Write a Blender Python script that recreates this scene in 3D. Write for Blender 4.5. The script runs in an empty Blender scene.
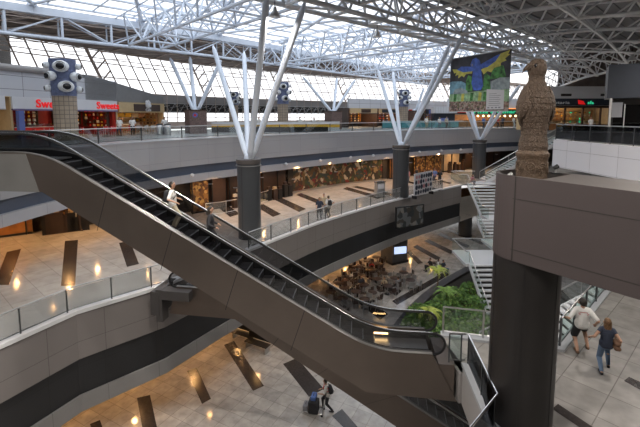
import bpy, bmesh, math, random
from mathutils import Vector, Matrix
random.seed(7)
R = math.radians
PI = math.pi
C = bpy.context.scene.collection
# ---------------------------------------------------------------- camera (400 px focal length on a 640 px frame)
FPX, TH, CX, CY = 400.0, R(5.9), 320.0, 157.4
CT, ST = math.cos(TH), math.sin(TH)
def ray(px, py):
    a = (px-CX)/FPX; b = (CY-py)/FPX
    return (a, CT+b*ST, b*CT-ST)
def Z(px, py, z):                       # surveyed point on the level z
    r = ray(px, py); t = z/r[2]
    return (r[0]*t, r[1]*t)
def D(px, py, y):                       # surveyed point at distance y
    r = ray(px, py); t = y/r[1]
    return (r[0]*t, r[2]*t)
TOP, MID, GND = -1.80, -7.9, -14.8
# ---------------------------------------------------------------- materials
def mat(name, col, rough=.6, metal=0, var=.06, vs=3.0, bump=0, bs=40, spec=.5, emit=None, es=0):
    m = bpy.data.materials.new(name); m.use_nodes = True
    n = m.node_tree.nodes; l = m.node_tree.links; b = n['Principled BSDF']
    b.inputs['Roughness'].default_value = rough; b.inputs['Metallic'].default_value = metal
    b.inputs['Specular IOR Level'].default_value = spec
    tc = n.new('ShaderNodeTexCoord')
    if var:
        t = n.new('ShaderNodeTexNoise'); t.inputs['Scale'].default_value = vs; t.inputs['Detail'].default_value = 4
        l.new(tc.outputs['Object'], t.inputs['Vector'])
        r = n.new('ShaderNodeMapRange'); r.inputs['From Min'].default_value = .3; r.inputs['From Max'].default_value = .7
        r.inputs['To Min'].default_value = 1-var; r.inputs['To Max'].default_value = 1+var
        l.new(t.outputs['Fac'], r.inputs['Value'])
        x = n.new('ShaderNodeVectorMath'); x.operation = 'SCALE'; x.inputs[0].default_value = col
        l.new(r.outputs[0], x.inputs['Scale']); l.new(x.outputs[0], b.inputs['Base Color'])
    else: b.inputs['Base Color'].default_value = (*col, 1)
    if bump:
        t2 = n.new('ShaderNodeTexNoise'); t2.inputs['Scale'].default_value = bs
        l.new(tc.outputs['Object'], t2.inputs['Vector'])
        bp = n.new('ShaderNodeBump'); bp.inputs['Strength'].default_value = bump; bp.inputs['Distance'].default_value = .02
        l.new(t2.outputs['Fac'], bp.inputs['Height']); l.new(bp.outputs[0], b.inputs['Normal'])
    if emit:
        b.inputs['Emission Color'].default_value = (*emit, 1); b.inputs['Emission Strength'].default_value = es
    return m
def tiles(name, c1, c2, mortar, w, h, rough, ms=.01, offset=0, rot=0, coord='Object', speck=.0):
    m = mat(name, c1, rough, var=0); n = m.node_tree.nodes; l = m.node_tree.links; b = n['Principled BSDF']
    tc = n['Texture Coordinate']
    mp = n.new('ShaderNodeMapping'); mp.inputs['Rotation'].default_value = rot if isinstance(rot, tuple) else (0, 0, rot)
    l.new(tc.outputs[coord], mp.inputs['Vector'])
    t = n.new('ShaderNodeTexBrick'); t.offset = offset; t.inputs['Scale'].default_value = 1
    t.inputs['Brick Width'].default_value = w; t.inputs['Row Height'].default_value = h
    t.inputs['Mortar Size'].default_value = ms; t.inputs['Mortar Smooth'].default_value = .1
    t.inputs['Color1'].default_value = (*c1, 1); t.inputs['Color2'].default_value = (*c2, 1); t.inputs['Mortar'].default_value = (*mortar, 1)
    l.new(mp.outputs[0], t.inputs['Vector'])
    if speck:
        q = n.new('ShaderNodeTexNoise'); q.inputs['Scale'].default_value = 2.2; q.inputs['Detail'].default_value = 8
        l.new(tc.outputs[coord], q.inputs['Vector'])
        r = n.new('ShaderNodeMapRange'); r.inputs['From Min'].default_value = .3; r.inputs['From Max'].default_value = .7
        r.inputs['To Min'].default_value = 1-speck; r.inputs['To Max'].default_value = 1+speck
        l.new(q.outputs['Fac'], r.inputs['Value'])
        x = n.new('ShaderNodeVectorMath'); x.operation = 'SCALE'
        l.new(t.outputs['Color'], x.inputs[0]); l.new(r.outputs[0], x.inputs['Scale']); l.new(x.outputs[0], b.inputs['Base Color'])
    else: l.new(t.outputs['Color'], b.inputs['Base Color'])
    return m
def glass(name, tint, gl=.1, rough=.02, milk=0):
    m = bpy.data.materials.new(name); m.use_nodes = True
    n = m.node_tree.nodes; l = m.node_tree.links; n.clear()
    o = n.new('ShaderNodeOutputMaterial'); a = n.new('ShaderNodeBsdfTransparent'); g = n.new('ShaderNodeBsdfGlossy'); x = n.new('ShaderNodeMixShader')
    a.inputs['Color'].default_value = (*tint, 1); g.inputs['Roughness'].default_value = rough; g.inputs['Color'].default_value = (.9, .9, .9, 1)
    x.inputs['Fac'].default_value = gl
    src = a
    if milk:
        df = n.new('ShaderNodeBsdfDiffuse'); df.inputs['Color'].default_value = (.75, .77, .77, 1); y_ = n.new('ShaderNodeMixShader'); y_.inputs['Fac'].default_value = milk
        l.new(a.outputs[0], y_.inputs[1]); l.new(df.outputs[0], y_.inputs[2]); src = y_
    l.new(src.outputs[0], x.inputs[1]); l.new(g.outputs[0], x.inputs[2]); l.new(x.outputs[0], o.inputs['Surface'])
    return m
M = {}
M['white'] = mat('white_panel', (.62, .63, .66), .35, var=.03, vs=.6)
M['fascia'] = mat('grey_fascia_panel', (.40, .41, .45), .45, var=.04, vs=.5)
M['fascia_mid'] = mat('warm_grey_fascia', (.30, .285, .28), .5, var=.05, vs=.6)
M['slate'] = mat('slate_band', (.13, .16, .22), .5, var=.08, vs=.6)
M['blackband'] = mat('black_band', (.022, .023, .026), .5, var=.15, vs=.8)
M['strip'] = mat('pale_strip', (.34, .35, .37), .5, var=.05)
M['ledge'] = mat('white_ledge', (.75, .76, .78), .4, var=.03)
M['soffit'] = mat('soffit_plaster', (.42, .38, .33), .8, var=.05)
M['paint'] = mat('white_painted_steel', (.68, .74, .84), .4, var=.04, vs=1)
M['painted_roof'] = mat('grey_painted_steel', (.66, .67, .69), .45, var=.05, vs=1)
M['darkcol'] = mat('charcoal_cladding', (.055, .058, .063), .35, var=.12, vs=1.2)
M['bigcol'] = mat('dark_column_cladding', (.012, .0105, .0105), .45, var=.15, vs=1.5)
M['brownwall'] = mat('taupe_parapet', (.058, .046, .046), .5, var=.04, vs=.8)
M['taupetop'] = mat('taupe_coping', (.085, .075, .072), .5, var=.05, vs=2)
M['bronze'] = mat('bronze_steel_cladding', (.155, .128, .112), .33, .65, var=.12, vs=.5)
M['steel'] = mat('brushed_steel', (.75, .74, .73), .22, 1, var=.04)
M['steel2'] = mat('satin_steel', (.5, .5, .5), .35, .9, var=.04)
M['black'] = mat('black_rubber', (.012, .012, .013), .35, var=.1)
M['blackm'] = mat('black_metal', (.02, .02, .022), .4, .3, var=.1)
M['step'] = mat('escalator_tread', (.045, .045, .05), .4, .5, var=.1)
M['stepedge'] = mat('escalator_step_edge', (.30, .31, .34), .4, .4, var=.1)
M['glass'] = glass('clear_glass', (.86, .90, .90), .10)
M['m2glass'] = glass('faint_painted_reflection_glass', (.88, .89, .89), .08, milk=.10)  # weaker milk: a faint whitish reflection painted into the far gallery panes
M['mglass'] = glass('painted_reflection_glass', (.86, .87, .87), .10, milk=.30)  # milk paints the whitish reflection of the panes into the glass
M['gglass'] = glass('greenish_glass', (.80, .87, .85), .10)
M['dglass'] = glass('smoked_glass', (.31, .32, .34), .08)
M['fglass'] = mat('frosted_glass', (.55, .58, .58), .3, var=.04)
M['sglass'] = glass('skylight_glass', (.93, .96, 1.0), .03)
M['rail'] = mat('railing_frame_dark', (.08, .085, .09), .35, .5, var=.05)
M['brown'] = mat('brown_mullion', (.55, .45, .39), .6, var=.08)
M['deck'] = mat('roof_deck', (.24, .24, .25), .7, var=.06, vs=.7)
M['deck2'] = mat('roof_brown', (.17, .14, .13), .8, var=.2, vs=.9)
M['beige'] = tiles('beige_tile', (.36, .29, .22), (.30, .24, .18), (.12, .10, .08), .32, .32, .6, ms=.02, coord='UV')
M['blue'] = mat('blue_mosaic', (.11, .135, .24), .5, var=.25, vs=6, bump=.3, bs=30)
M['eyewhite'] = mat('eyeball_white', (.72, .74, .76), .3, var=.03)
M['pupil'] = mat('pupil_black', (.01, .01, .012), .2, var=0)
M['mosaic'] = mat('brown_mosaic', (.13, .085, .075), .6, var=.45, vs=9, bump=.3)
M['red'] = mat('red_paint', (.55, .015, .012), .5, var=.1)
M['redwall'] = mat('red_wall', (.26, .010, .012), .6, var=.15, vs=2)
M['signred'] = mat('red_sign_letters', (.75, .01, .015), .4, var=0, emit=(1, .02, .02), es=.35)
M['yellow'] = mat('yellow_paint', (.75, .42, .03), .5, var=.05)
M['darkbrown'] = mat('dark_brown_sign', (.045, .025, .018), .5, var=.1)
M['tan'] = mat('tan_fascia', (.48, .36, .20), .6, var=.08)
M['wood'] = mat('warm_wood', (.32, .15, .055), .5, var=.2, vs=3)
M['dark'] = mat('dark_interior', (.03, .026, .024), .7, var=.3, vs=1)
M['navy'] = mat('navy_panel', (.022, .028, .042), .5, var=.08)
M['cream'] = mat('cream', (.62, .56, .45), .6, var=.05)
M['bluep'] = mat('blue_post', (.10, .14, .38), .5, var=.05)
M['teal'] = mat('teal_barrier', (.10, .32, .36), .5, var=.15, vs=2)
M['green'] = mat('green_sign', (.03, .30, .14), .5, var=.05, emit=(.05, .8, .4), es=.6)
M['warmlamp'] = mat('warm_lamp', (1, .8, .5), .5, var=0, emit=(1, .62, .25), es=14)
M['bulb'] = mat('sign_bulb', (1, .85, .5), .5, var=0, emit=(1, .75, .35), es=5)
M['soil'] = mat('dark_soil', (.03, .025, .02), .9, var=.3)
M['granite'] = mat('dark_granite', (.040, .033, .031), .22, var=.25, vs=12)
M['kerb'] = mat('dark_kerb', (.05, .047, .05), .4, var=.15)
M['poster_white'] = mat('poster_white', (.62, .62, .66), .4, var=.05)
M['screen'] = mat('screen_blue', (.10, .15, .28), .2, var=.3, vs=4, emit=(.25, .4, .8), es=.6)
M['floor_mid'] = tiles('mid_floor_granite', (.50, .47, .43), (.43, .40, .37), (.30, .27, .25), 1.2, 1.2, .11, ms=.012, rot=R(41), speck=.12)
M['floor_walk'] = tiles('walkway_granite', (.27, .255, .24), (.22, .207, .195), (.14, .13, .12), 1.2, 1.2, .25, ms=.014, rot=R(48), speck=.18)
M['floor_gnd'] = tiles('ground_floor_granite', (.47, .44, .41), (.37, .35, .33), (.26, .24, .22), .8, .8, .12, ms=.012, rot=R(28), speck=.2)
M['floor_top'] = tiles('upper_floor_granite', (.45, .44, .43), (.40, .39, .38), (.3, .3, .3), 1.2, 1.2, .25, rot=R(20))
def lattice_mat():
    m = tiles('wall_panel_joints', (.55, .56, .60), (.50, .51, .55), (.15, .15, .17), 2.2, 1.0, .5, ms=.02, coord='UV'); return m
M['panel'] = lattice_mat()
# ---------------------------------------------------------------- mesh builder
class MB:
    def __init__(s): s.v = []; s.f = []; s.m = []; s.uv = {}
    def add(s, vs, fs, mi=0, uvs=None):
        k = len(s.v); s.v += [tuple(p) for p in vs]
        for i, f in enumerate(fs):
            if uvs: s.uv[len(s.f)] = uvs[i]
            s.f.append(tuple(k+i2 for i2 in f)); s.m.append(mi)
        return s
    def box(s, c, d, rz=0, mi=0, rx=0, ry=0):
        mt = Matrix.Rotation(rz, 3, 'Z') @ Matrix.Rotation(ry, 3, 'Y') @ Matrix.Rotation(rx, 3, 'X')
        c = Vector(c); vs = [c + mt @ Vector((d[0]/2*a, d[1]/2*b, d[2]/2*e)) for a in (-1, 1) for b in (-1, 1) for e in (-1, 1)]
        return s.add(vs, [(0, 1, 3, 2), (4, 6, 7, 5), (0, 4, 5, 1), (2, 3, 7, 6), (0, 2, 6, 4), (1, 5, 7, 3)], mi)
    def tube(s, a, b, r, n=6, mi=0, r2=None):
        a = Vector(a); b = Vector(b); d = b-a
        if d.length < 1e-6: return s
        d.normalize(); u = d.orthogonal().normalized(); w = d.cross(u); r2 = r if r2 is None else r2
        vs = [a + (u*math.cos(2*PI*i/n)+w*math.sin(2*PI*i/n))*r for i in range(n)] + [b + (u*math.cos(2*PI*i/n)+w*math.sin(2*PI*i/n))*r2 for i in range(n)]
        fs = [(i, (i+1) % n, n+(i+1) % n, n+i) for i in range(n)] + [tuple(range(n))[::-1], tuple(range(n, 2*n))]
        return s.add(vs, fs, mi)
    def sweep(s, pts, r, n=6, mi=0, flat=1.0, up=(0, 0, 1), closed=False):   # tube along a path
        pts = [Vector(p) for p in pts]; N = len(pts); vs = []
        for i, p in enumerate(pts):
            if closed: t = pts[(i+1) % N]-pts[i-1]
            else: t = pts[min(i+1, N-1)]-pts[max(i-1, 0)]
            t.normalize(); side = t.cross(Vector(up))
            if side.length < 1e-4: side = t.orthogonal()
            side.normalize(); w = side.cross(t)
            vs += [p + side*math.cos(2*PI*k/n)*r + w*math.sin(2*PI*k/n)*r*flat for k in range(n)]
        fs = []
        for i in range(N if closed else N-1):
            j = (i+1) % N
            fs += [(i*n+k, i*n+(k+1) % n, j*n+(k+1) % n, j*n+k) for k in range(n)]
        if not closed: fs += [tuple(range(n))[::-1], tuple(range((N-1)*n, N*n))]
        return s.add(vs, fs, mi)
    def prism(s, poly, z0, z1, mi=0, mt=None):      # plan polygon raised from z0 to z1
        n = len(poly); vs = [(p[0], p[1], z0) for p in poly] + [(p[0], p[1], z1) for p in poly]
        s.add(vs, [tuple(range(n))[::-1]] + [(i, (i+1) % n, n+(i+1) % n, n+i) for i in range(n)], mi)
        return s.add(vs[n:], [tuple(range(n))], mi if mt is None else mt)
    def pside(s, poly, y0, y1, mi=0):               # outline in the x z plane with thickness along y
        n = len(poly); vs = [(p[0], y0, p[1]) for p in poly] + [(p[0], y1, p[1]) for p in poly]
        return s.add(vs, [tuple(range(n)), tuple(range(n, 2*n))[::-1]] + [(i, n+i, n+(i+1) % n, (i+1) % n) for i in range(n)], mi)
    def wallpath(s, path, z0, z1, th=.2, mi=0, tile=1.0, z1s=None):           # upright wall along a plan path; th to its left; uv in metres
        u = 0
        L = off(path, th)
        for i in range(len(path)-1):
            a, b = path[i], path[i+1]; a2, b2 = L[i], L[i+1]
            q = math.dist(a, b); za = z1 if z1s is None else z1s[i]; zb = z1 if z1s is None else z1s[i+1]
            vs = [(*a, z0), (*b, z0), (*b, zb), (*a, za), (*a2, z0), (*b2, z0), (*b2, zb), (*a2, za)]
            uu = [(u/tile, z0/tile), ((u+q)/tile, z0/tile), ((u+q)/tile, zb/tile), (u/tile, za/tile)]
            fs = [(0, 1, 2, 3), (5, 4, 7, 6), (3, 2, 6, 7), (1, 0, 4, 5), (0, 3, 7, 4), (2, 1, 5, 6)]
            s.add(vs, fs, mi, [uu]*6); u += q
        return s
    def lathe(s, prof, c=(0, 0, 0), n=24, mi=0, sx=1, sy=1, fn=None, tile=1.0):
        vs = []; N = len(prof); c = Vector(c)
        for r, z in prof:
            for k in range(n):
                a = 2*PI*k/n; rr = r if fn is None else r*fn(a, z)
                vs.append((c.x+math.cos(a)*rr*sx, c.y+math.sin(a)*rr*sy, c.z+z))
        fs = []; uvs = []
        for i in range(N-1):
            for k in range(n):
                fs.append((i*n+k, i*n+(k+1) % n, (i+1)*n+(k+1) % n, (i+1)*n+k))
                R0 = max(prof[i][0], prof[i+1][0]); a0 = 2*PI*k/n*R0/tile; a1 = 2*PI*(k+1)/n*R0/tile
                uvs.append([(a0, prof[i][1]/tile), (a1, prof[i][1]/tile), (a1, prof[i+1][1]/tile), (a0, prof[i+1][1]/tile)])
        fs += [tuple(range(n))[::-1], tuple(range((N-1)*n, N*n))]; uvs += [[(0, 0)]*n, [(0, 0)]*n]
        return s.add(vs, fs, mi, uvs)
    def ball(s, c, r, n=12, mi=0, sc=(1, 1, 1), rot=None):
        vs = []; c = Vector(c); h = n//2
        for i in range(h+1):
            t = PI*i/h
            for k in range(n):
                p = Vector((math.sin(t)*math.cos(2*PI*k/n)*r*sc[0], math.sin(t)*math.sin(2*PI*k/n)*r*sc[1], -math.cos(t)*r*sc[2]))
                if rot: p = rot @ p
                vs.append(c+p)
        return s.add(vs, [(i*n+k, i*n+(k+1) % n, (i+1)*n+(k+1) % n, (i+1)*n+k) for i in range(h) for k in range(n)], mi)
    def mesh(s, name, mats, smooth=False):
        me = bpy.data.meshes.new(name); me.from_pydata(s.v, [], s.f)
        for m in (mats if isinstance(mats, (list, tuple)) else [mats]): me.materials.append(m)
        me.polygons.foreach_set('material_index', s.m)
        if s.uv:
            uv = me.uv_layers.new(name='UVMap')
            for fi, q in s.uv.items():
                p = me.polygons[fi]
                for k, li in enumerate(p.loop_indices): uv.data[li].uv = q[k]
        if smooth: me.polygons.foreach_set('use_smooth', [True]*len(me.polygons))
        me.update(); return me
    def obj(s, name, mats, parent=None, smooth=False, kind=None, bevel=0):
        me = s.mesh(name, mats, smooth); o = bpy.data.objects.new(name, me); C.objects.link(o)
        if parent: o.parent = parent
        if kind: o['kind'] = kind
        if bevel:
            b = o.modifiers.new('b', 'BEVEL'); b.width = bevel; b.segments = 2; b.limit_method = 'ANGLE'
        if smooth:
            try: me.set_sharp_from_angle(angle=R(40))
            except Exception: pass
        return o
def off(path, d):               # offset a plan path to its left by d
    out = []
    for i, p in enumerate(path):
        a = path[max(i-1, 0)]; b = path[min(i+1, len(path)-1)]
        t = Vector((b[0]-a[0], b[1]-a[1])).normalized(); out.append((p[0]-t.y*d, p[1]+t.x*d))
    return out
def along(path, step, start=0):    # points and tangents every step metres
    out = []; s = start; acc = 0
    for a, b in zip(path, path[1:]):
        q = math.dist(a, b); t = ((b[0]-a[0])/q, (b[1]-a[1])/q)
        while s <= acc+q+1e-6:
            k = s-acc; out.append(((a[0]+t[0]*k, a[1]+t[1]*k), t)); s += step
        acc += q
    return out
def smooth(path, n=4):             # Catmull-Rom through the points
    P = [Vector(p) for p in path]; out = []
    for i in range(len(P)-1):
        p0 = P[max(i-1, 0)]; p1 = P[i]; p2 = P[i+1]; p3 = P[min(i+2, len(P)-1)]
        for k in range(n):
            t = k/n
            out.append(tuple(.5*((2*p1)+(p2-p0)*t+(2*p0-5*p1+4*p2-p3)*t*t+(3*p1-p0-3*p2+p3)*t**3)))
    out.append(tuple(P[-1])); return out
def tag(o, label, cat, group=None):
    o['label'] = label; o['category'] = cat
    if group: o['group'] = group
    return o
def thing(name, label, cat, loc=(0, 0, 0), rz=0, group=None):
    o = bpy.data.objects.new(name, None); C.objects.link(o); o.location = loc; o.rotation_euler = (0, 0, rz); o['kind'] = 'thing'
    return tag(o, label, cat, group)
def dup(root, loc, rz=0, label=None, group=None, mats=None):
    r = root.copy(); C.objects.link(r); r.location = loc; r.rotation_euler = (0, 0, rz)
    if label: r['label'] = label
    if group: r['group'] = group
    for ch in list(root.children):
        c = ch.copy(); C.objects.link(c); c.parent = r
        k = ch.name.split('.')[0]
        if mats and k in mats:
            c.material_slots[0].link = 'OBJECT'; c.material_slots[0].material = mats[k]
        for g in ch.children:
            d = g.copy(); C.objects.link(d); d.parent = c
    return r
def text(body, size, m, parent, loc, rot, ext=.02, sx=1):
    cu = bpy.data.curves.new('lettering', 'FONT'); cu.body = body; cu.size = size; cu.extrude = ext; cu.align_x = 'CENTER'; cu.offset = size*.02; cu.space_character = 1.08
    o = bpy.data.objects.new('lettering', cu); C.objects.link(o); o.data.materials.append(m)
    dg = bpy.context.evaluated_depsgraph_get(); dg.update(); me = bpy.data.meshes.new_from_object(o.evaluated_get(dg))
    bpy.data.objects.remove(o); o = bpy.data.objects.new('lettering', me); C.objects.link(o)
    o.location = loc; o.rotation_euler = rot; o.scale = (sx, 1, 1)
    if parent: o.parent = parent
    return o
def railing(path, z, h, label, cat='railing', spacing=1.9, name='glass_railing', g='glass', fr='rail', bottom=.08, top='rail', group=None, pw=.045, hr=.03):
    t = thing(name, label, cat, (path[0][0], path[0][1], z), 0, group)
    o3 = Vector((path[0][0], path[0][1], z)); L = lambda p, zz: (p[0]-o3.x, p[1]-o3.y, zz)
    MB().sweep([L(p, h) for p in path], hr, 8).obj('handrail', M[top], t, True)
    pts = along(path, spacing)
    for p, tg in pts:
        MB().box(L(p, h/2), (pw, pw*.7, h), math.atan2(tg[1], tg[0])).obj('post', M[fr], t)
    MB().sweep([L(p, bottom) for p in path], .02, 4).obj('bottom_rail', M[fr], t)
    for (p, _), (q, _2) in zip(pts, pts[1:]):
        # panel follows the path between two posts
        seg = [p, q]
        MB().wallpath([L(a, 0)[:2] for a in seg], bottom, h-.05, .012).obj('glass_panel', M[g], t)
    return t
# ---------------------------------------------------------------- plan of the building
E_MID = [(-15.1, 4.5), (-11.05, 13.1), (-9.9, 15.5), (-7.35, 18.0), (-5.7, 20.7)] + smooth([(-4.15, 23.1), (-2.3, 25.9), (0, 29.2), (3.4, 33.2), (7.7, 37.8), (12.3, 42.0), (16.3, 45.5)], 3)
E_TOP = smooth([(-16.2, 8), (-15.4, 14), (-14.9, 18), (-14.3, 22), (-12.8, 27), (-9.8, 31.7), (-6.4, 35.6), (-2.4, 39.6), (3.5, 45), (10.2, 50), (17, 54.2), (26, 59), (38, 63.5), (52, 67)], 3)
BACK = smooth([(-30, 19), (-22, 25.3), (-16.5, 28.8), (-9.7, 33.4), (-3.6, 40.4), (2.5, 46.2), (10.4, 51.4), (20, 58.5), (31, 66), (42, 71)], 3)
GLZ = smooth([(-36, 12), (-31.5, 24), (-27.3, 34), (-18.6, 51), (-11.3, 60.3), (0, 71), (12, 79), (26, 87), (44, 95), (62, 101)], 3)
def structure(o): o['kind'] = 'structure'; return o
# floors: the openings of the atrium are left free
def plate(name, poly, z0, z1, m, mside, kind='structure'):
    b = MB(); n = len(poly)
    b.add([(p[0], p[1], z1) for p in poly], [tuple(range(n))], 0)
    b.add([(p[0], p[1], z0) for p in poly], [tuple(range(n))[::-1]], 1)
    return b
def tri_obj(b, name, mats):
    o = b.obj(name, mats, kind='structure')
    bm = bmesh.new(); bm.from_mesh(o.data); bmesh.ops.triangulate(bm, faces=bm.faces[:]); bmesh.ops.recalc_face_normals(bm, faces=bm.faces[:]); bm.to_mesh(o.data); bm.free()
    return o
def quad_px(b, q, z, mi):
    b.add([(*Z(x, y, z), z+.006) for x, y in q], [(0, 1, 2, 3)], mi)
# ground floor with its dark granite inlays
b = MB(); b.add([(-60, -10, GND), (75, -10, GND), (75, 110, GND), (-60, 110, GND)], [(0, 1, 2, 3)], 0)
for q in [[(137, 398), (150, 395), (158, 432), (143, 432)], [(187, 371), (197, 368), (211, 399), (202, 404)], [(224, 345), (234, 341), (264, 386), (253, 391)],
          [(283, 364), (297, 358), (324, 389), (309, 397)], [(332, 416), (342, 409), (362, 432), (348, 432)],
          [(392, 301), (397, 305), (449, 275), (446, 271)],
          [(407, 253), (410, 250), (423, 263), (418, 264)], [(413, 247), (417, 245), (441, 258), (436, 260)], [(424, 241), (428, 239), (455, 252), (450, 254)],
          [(438, 235), (441, 233), (470, 246), (467, 248)], [(447, 230), (450, 229), (485, 243), (482, 245)],
          [(352, 268), (358, 264), (402, 291), (396, 296)], [(332, 282), (338, 277), (388, 314), (380, 320)], [(90, 424), (100, 420), (104, 432), (92, 432)]]:
    quad_px(b, q, GND, 1)
b.obj('floor', [M['floor_gnd'], M['granite']], kind='structure')
# middle floor, left and far gallery
polyL = E_MID + [(19, 48), (24, 52), (48, 60), (48, 78)] + BACK[::-1] + [(-34, 17), (-34, 4.5)]
b = plate('floor', polyL, -12.2, MID, None, None)
for q in [[(7, 252), (21, 249), (9, 285), (-6, 285)], [(65, 241), (78, 240), (75, 286), (61, 286)], [(119, 243), (130, 241), (139, 264), (127, 267)],
          [(205, 197), (214, 195), (240, 214), (230, 217)], [(255, 206), (263, 204), (281, 214), (273, 217)], [(273, 199), (280, 197), (306, 209), (299, 212)],
          [(296, 195), (301, 193), (322, 201), (316, 203)], [(343, 189), (347, 187), (382, 197), (378, 199)], [(352, 187), (357, 186), (394, 194), (390, 196)],
          [(172, 214), (181, 211), (214, 240), (204, 244)], [(402, 181), (405, 180), (442, 190), (439, 191)], [(424, 178), (427, 177), (452, 183), (449, 184)]]:
    quad_px(b, q, MID, 2)
tri_obj(b, 'floor_middle', [M['floor_mid'], M['soffit'], M['granite']])
# middle floor, walkway on the near right
polyR = [(2.95, 7.85), (4.28, 9.2), (4.55, 12.0), (4.35, 13.85), (8.1, 12.95), (12.9, 17.5), (18, 23.5), (22, 34), (23, 44), (34, 44), (34, -6), (2.95, -6)]
b = plate('floor', polyR, -8.9, MID, None, None)
for q in [[(552, 409), (558, 404), (600, 432), (586, 432)], [(624, 381), (629, 377), (660, 391), (660, 401)]]: quad_px(b, q, MID, 2)
tri_obj(b, 'floor_walkway', [M['floor_walk'], M['soffit'], M['granite']])
# upper floor
polyT = E_TOP + [(62, 72), (62, 102)] + GLZ[::-1] + [(-40, 8)]
tri_obj(plate('floor', polyT, -5.0, TOP, None, None), 'floor_upper', [M['floor_top'], M['soffit']])
polyB = [(16.3, 27.9), (16.75, 21.5), (17.2, 14), (17.6, -6), (62, -6), (62, 72), (50, 66), (40, 60), (33, 47), (29, 44), (24, 36)]
tri_obj(plate('floor', polyB, -3.5, TOP, None, None), 'floor_bridge', [M['floor_top'], M['soffit']])
# slab edges: panelled bands
def edge(path, z, bands, name):
    b = MB(); mats = []; 
    for zt, zb, m, inset in bands:
        b.wallpath(off(path, inset), z+zb, z+zt, .25, len(mats), 1.0); mats.append(m)
    return b.obj(name, mats, kind='structure')
def joints(c, line, w, name):      # panel material with thin vertical joints along the uv
    return tiles(name, c, tuple(x*.93 for x in c), line, w, 1.15, .45, ms=.008, coord='UV')
jt = joints((.36, .37, .40), (.22, .22, .25), 2.6, 'upper_fascia_panels'); jm = joints((.235, .215, .21), (.08, .07, .07), 2.2, 'middle_fascia_panels')
js = joints((.075, .095, .14), (.05, .06, .09), 5.2, 'slate_fascia_panels'); jb = joints((.022, .023, .026), (.012, .012, .013), 2.2, 'black_fascia_panels')
jp = joints((.40, .41, .45), (.2, .2, .22), 2.6, 'pale_fascia_panels'); jq = joints((.27, .265, .265), (.12, .12, .12), 2.2, 'middle_pale_panels')
edge(E_TOP, TOP, [(-.05, -2.1, jt, 0), (-2.1, -2.8, js, .22), (-2.8, -3.4, jp, 0)], 'wall_upper_fascia')
edge(E_MID, MID, [(-.1, -2.05, jm, 0), (-2.05, -3.65, jb, .12), (-3.65, -4.35, jq, 0)], 'wall_middle_fascia')
MB().wallpath(off(E_TOP, -.05), TOP-.06, TOP+.03, .4).obj('trim_1', M['fascia'], kind='structure')
MB().wallpath(off(E_MID, -.06), MID-.1, MID+.05, .38).obj('trim_2', M['ledge'], kind='structure')
# white parapet of the bridge on the right
pb = [(24, 36), (16.3, 27.9), (16.75, 21.5), (17.2, 14), (17.6, -6)]
jw = joints((.84, .84, .90), (.25, .25, .27), 2.1, 'white_bridge_panels')
MB().wallpath(pb, -3.5, -1.63, .25).obj('wall_bridge', jw, kind='structure')
# edge of the near right walkway
pe = [(2.95, 7.85), (4.28, 9.2), (4.55, 12.0)]; pe2 = [(4.4, 13.87), (8.1, 12.95), (12.9, 17.5), (18, 23.5)]
b = MB(); c = MB()
for q_ in (pe, pe2): b.wallpath(off(q_, -.25), MID-1.3, MID+.02, .25); c.wallpath(off(q_, -.28), MID-.02, MID+.09, .32)
b.wallpath([(4.55, 12.0), (4.4, 13.87)], MID-1.3, MID-.3, .1)
b.obj('wall_walkway', M['fascia_mid'], kind='structure'); c.obj('trim_3', M['strip'], kind='structure')
# back walls
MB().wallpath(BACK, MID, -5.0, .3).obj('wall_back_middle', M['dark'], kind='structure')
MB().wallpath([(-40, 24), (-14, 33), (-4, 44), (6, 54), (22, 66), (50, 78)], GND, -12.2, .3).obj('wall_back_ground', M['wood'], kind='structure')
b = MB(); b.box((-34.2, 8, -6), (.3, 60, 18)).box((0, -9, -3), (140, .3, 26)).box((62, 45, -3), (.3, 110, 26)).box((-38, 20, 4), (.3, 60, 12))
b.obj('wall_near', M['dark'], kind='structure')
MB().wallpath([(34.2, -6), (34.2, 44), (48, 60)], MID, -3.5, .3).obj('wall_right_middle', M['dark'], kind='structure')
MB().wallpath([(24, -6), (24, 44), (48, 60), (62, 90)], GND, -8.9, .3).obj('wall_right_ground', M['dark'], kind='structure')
# ---------------------------------------------------------------- roof
A0 = (-4.6, 25.6); U = (.73, .683); V = (-.683, .73)
def W(u, v, z): return (A0[0]+u*U[0]+v*V[0], A0[1]+u*U[1]+v*V[1], z)
def vf(u): return 19.0+max(0, u-7)*.11          # plan line of the far ring truss
ROOF = 9.2
# near ring truss
b = MB(); us = [-14+3.75*i for i in range(21)]
c1 = lambda u: W(u, -2.6, 6.5); c2 = lambda u: W(u, -4.3, 6.5); c3 = lambda u: W(u, -3.5, 8.9)
for c, r in ((c1, .16), (c2, .16), (c3, .16)): b.tube(c(-14), c(61), r, 8)
for i, u in enumerate(us[:-1]):
    n = u+3.75; m = u+1.875
    b.tube(c1(u), c2(u), .09); b.tube(c1(u), c2(n), .08)
    for c in (c1, c2): b.tube(c(u), c3(m), .095); b.tube(c3(m), c(n), .095)
b.obj('ceiling_ring_truss', M['painted_roof'], kind='structure')
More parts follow.
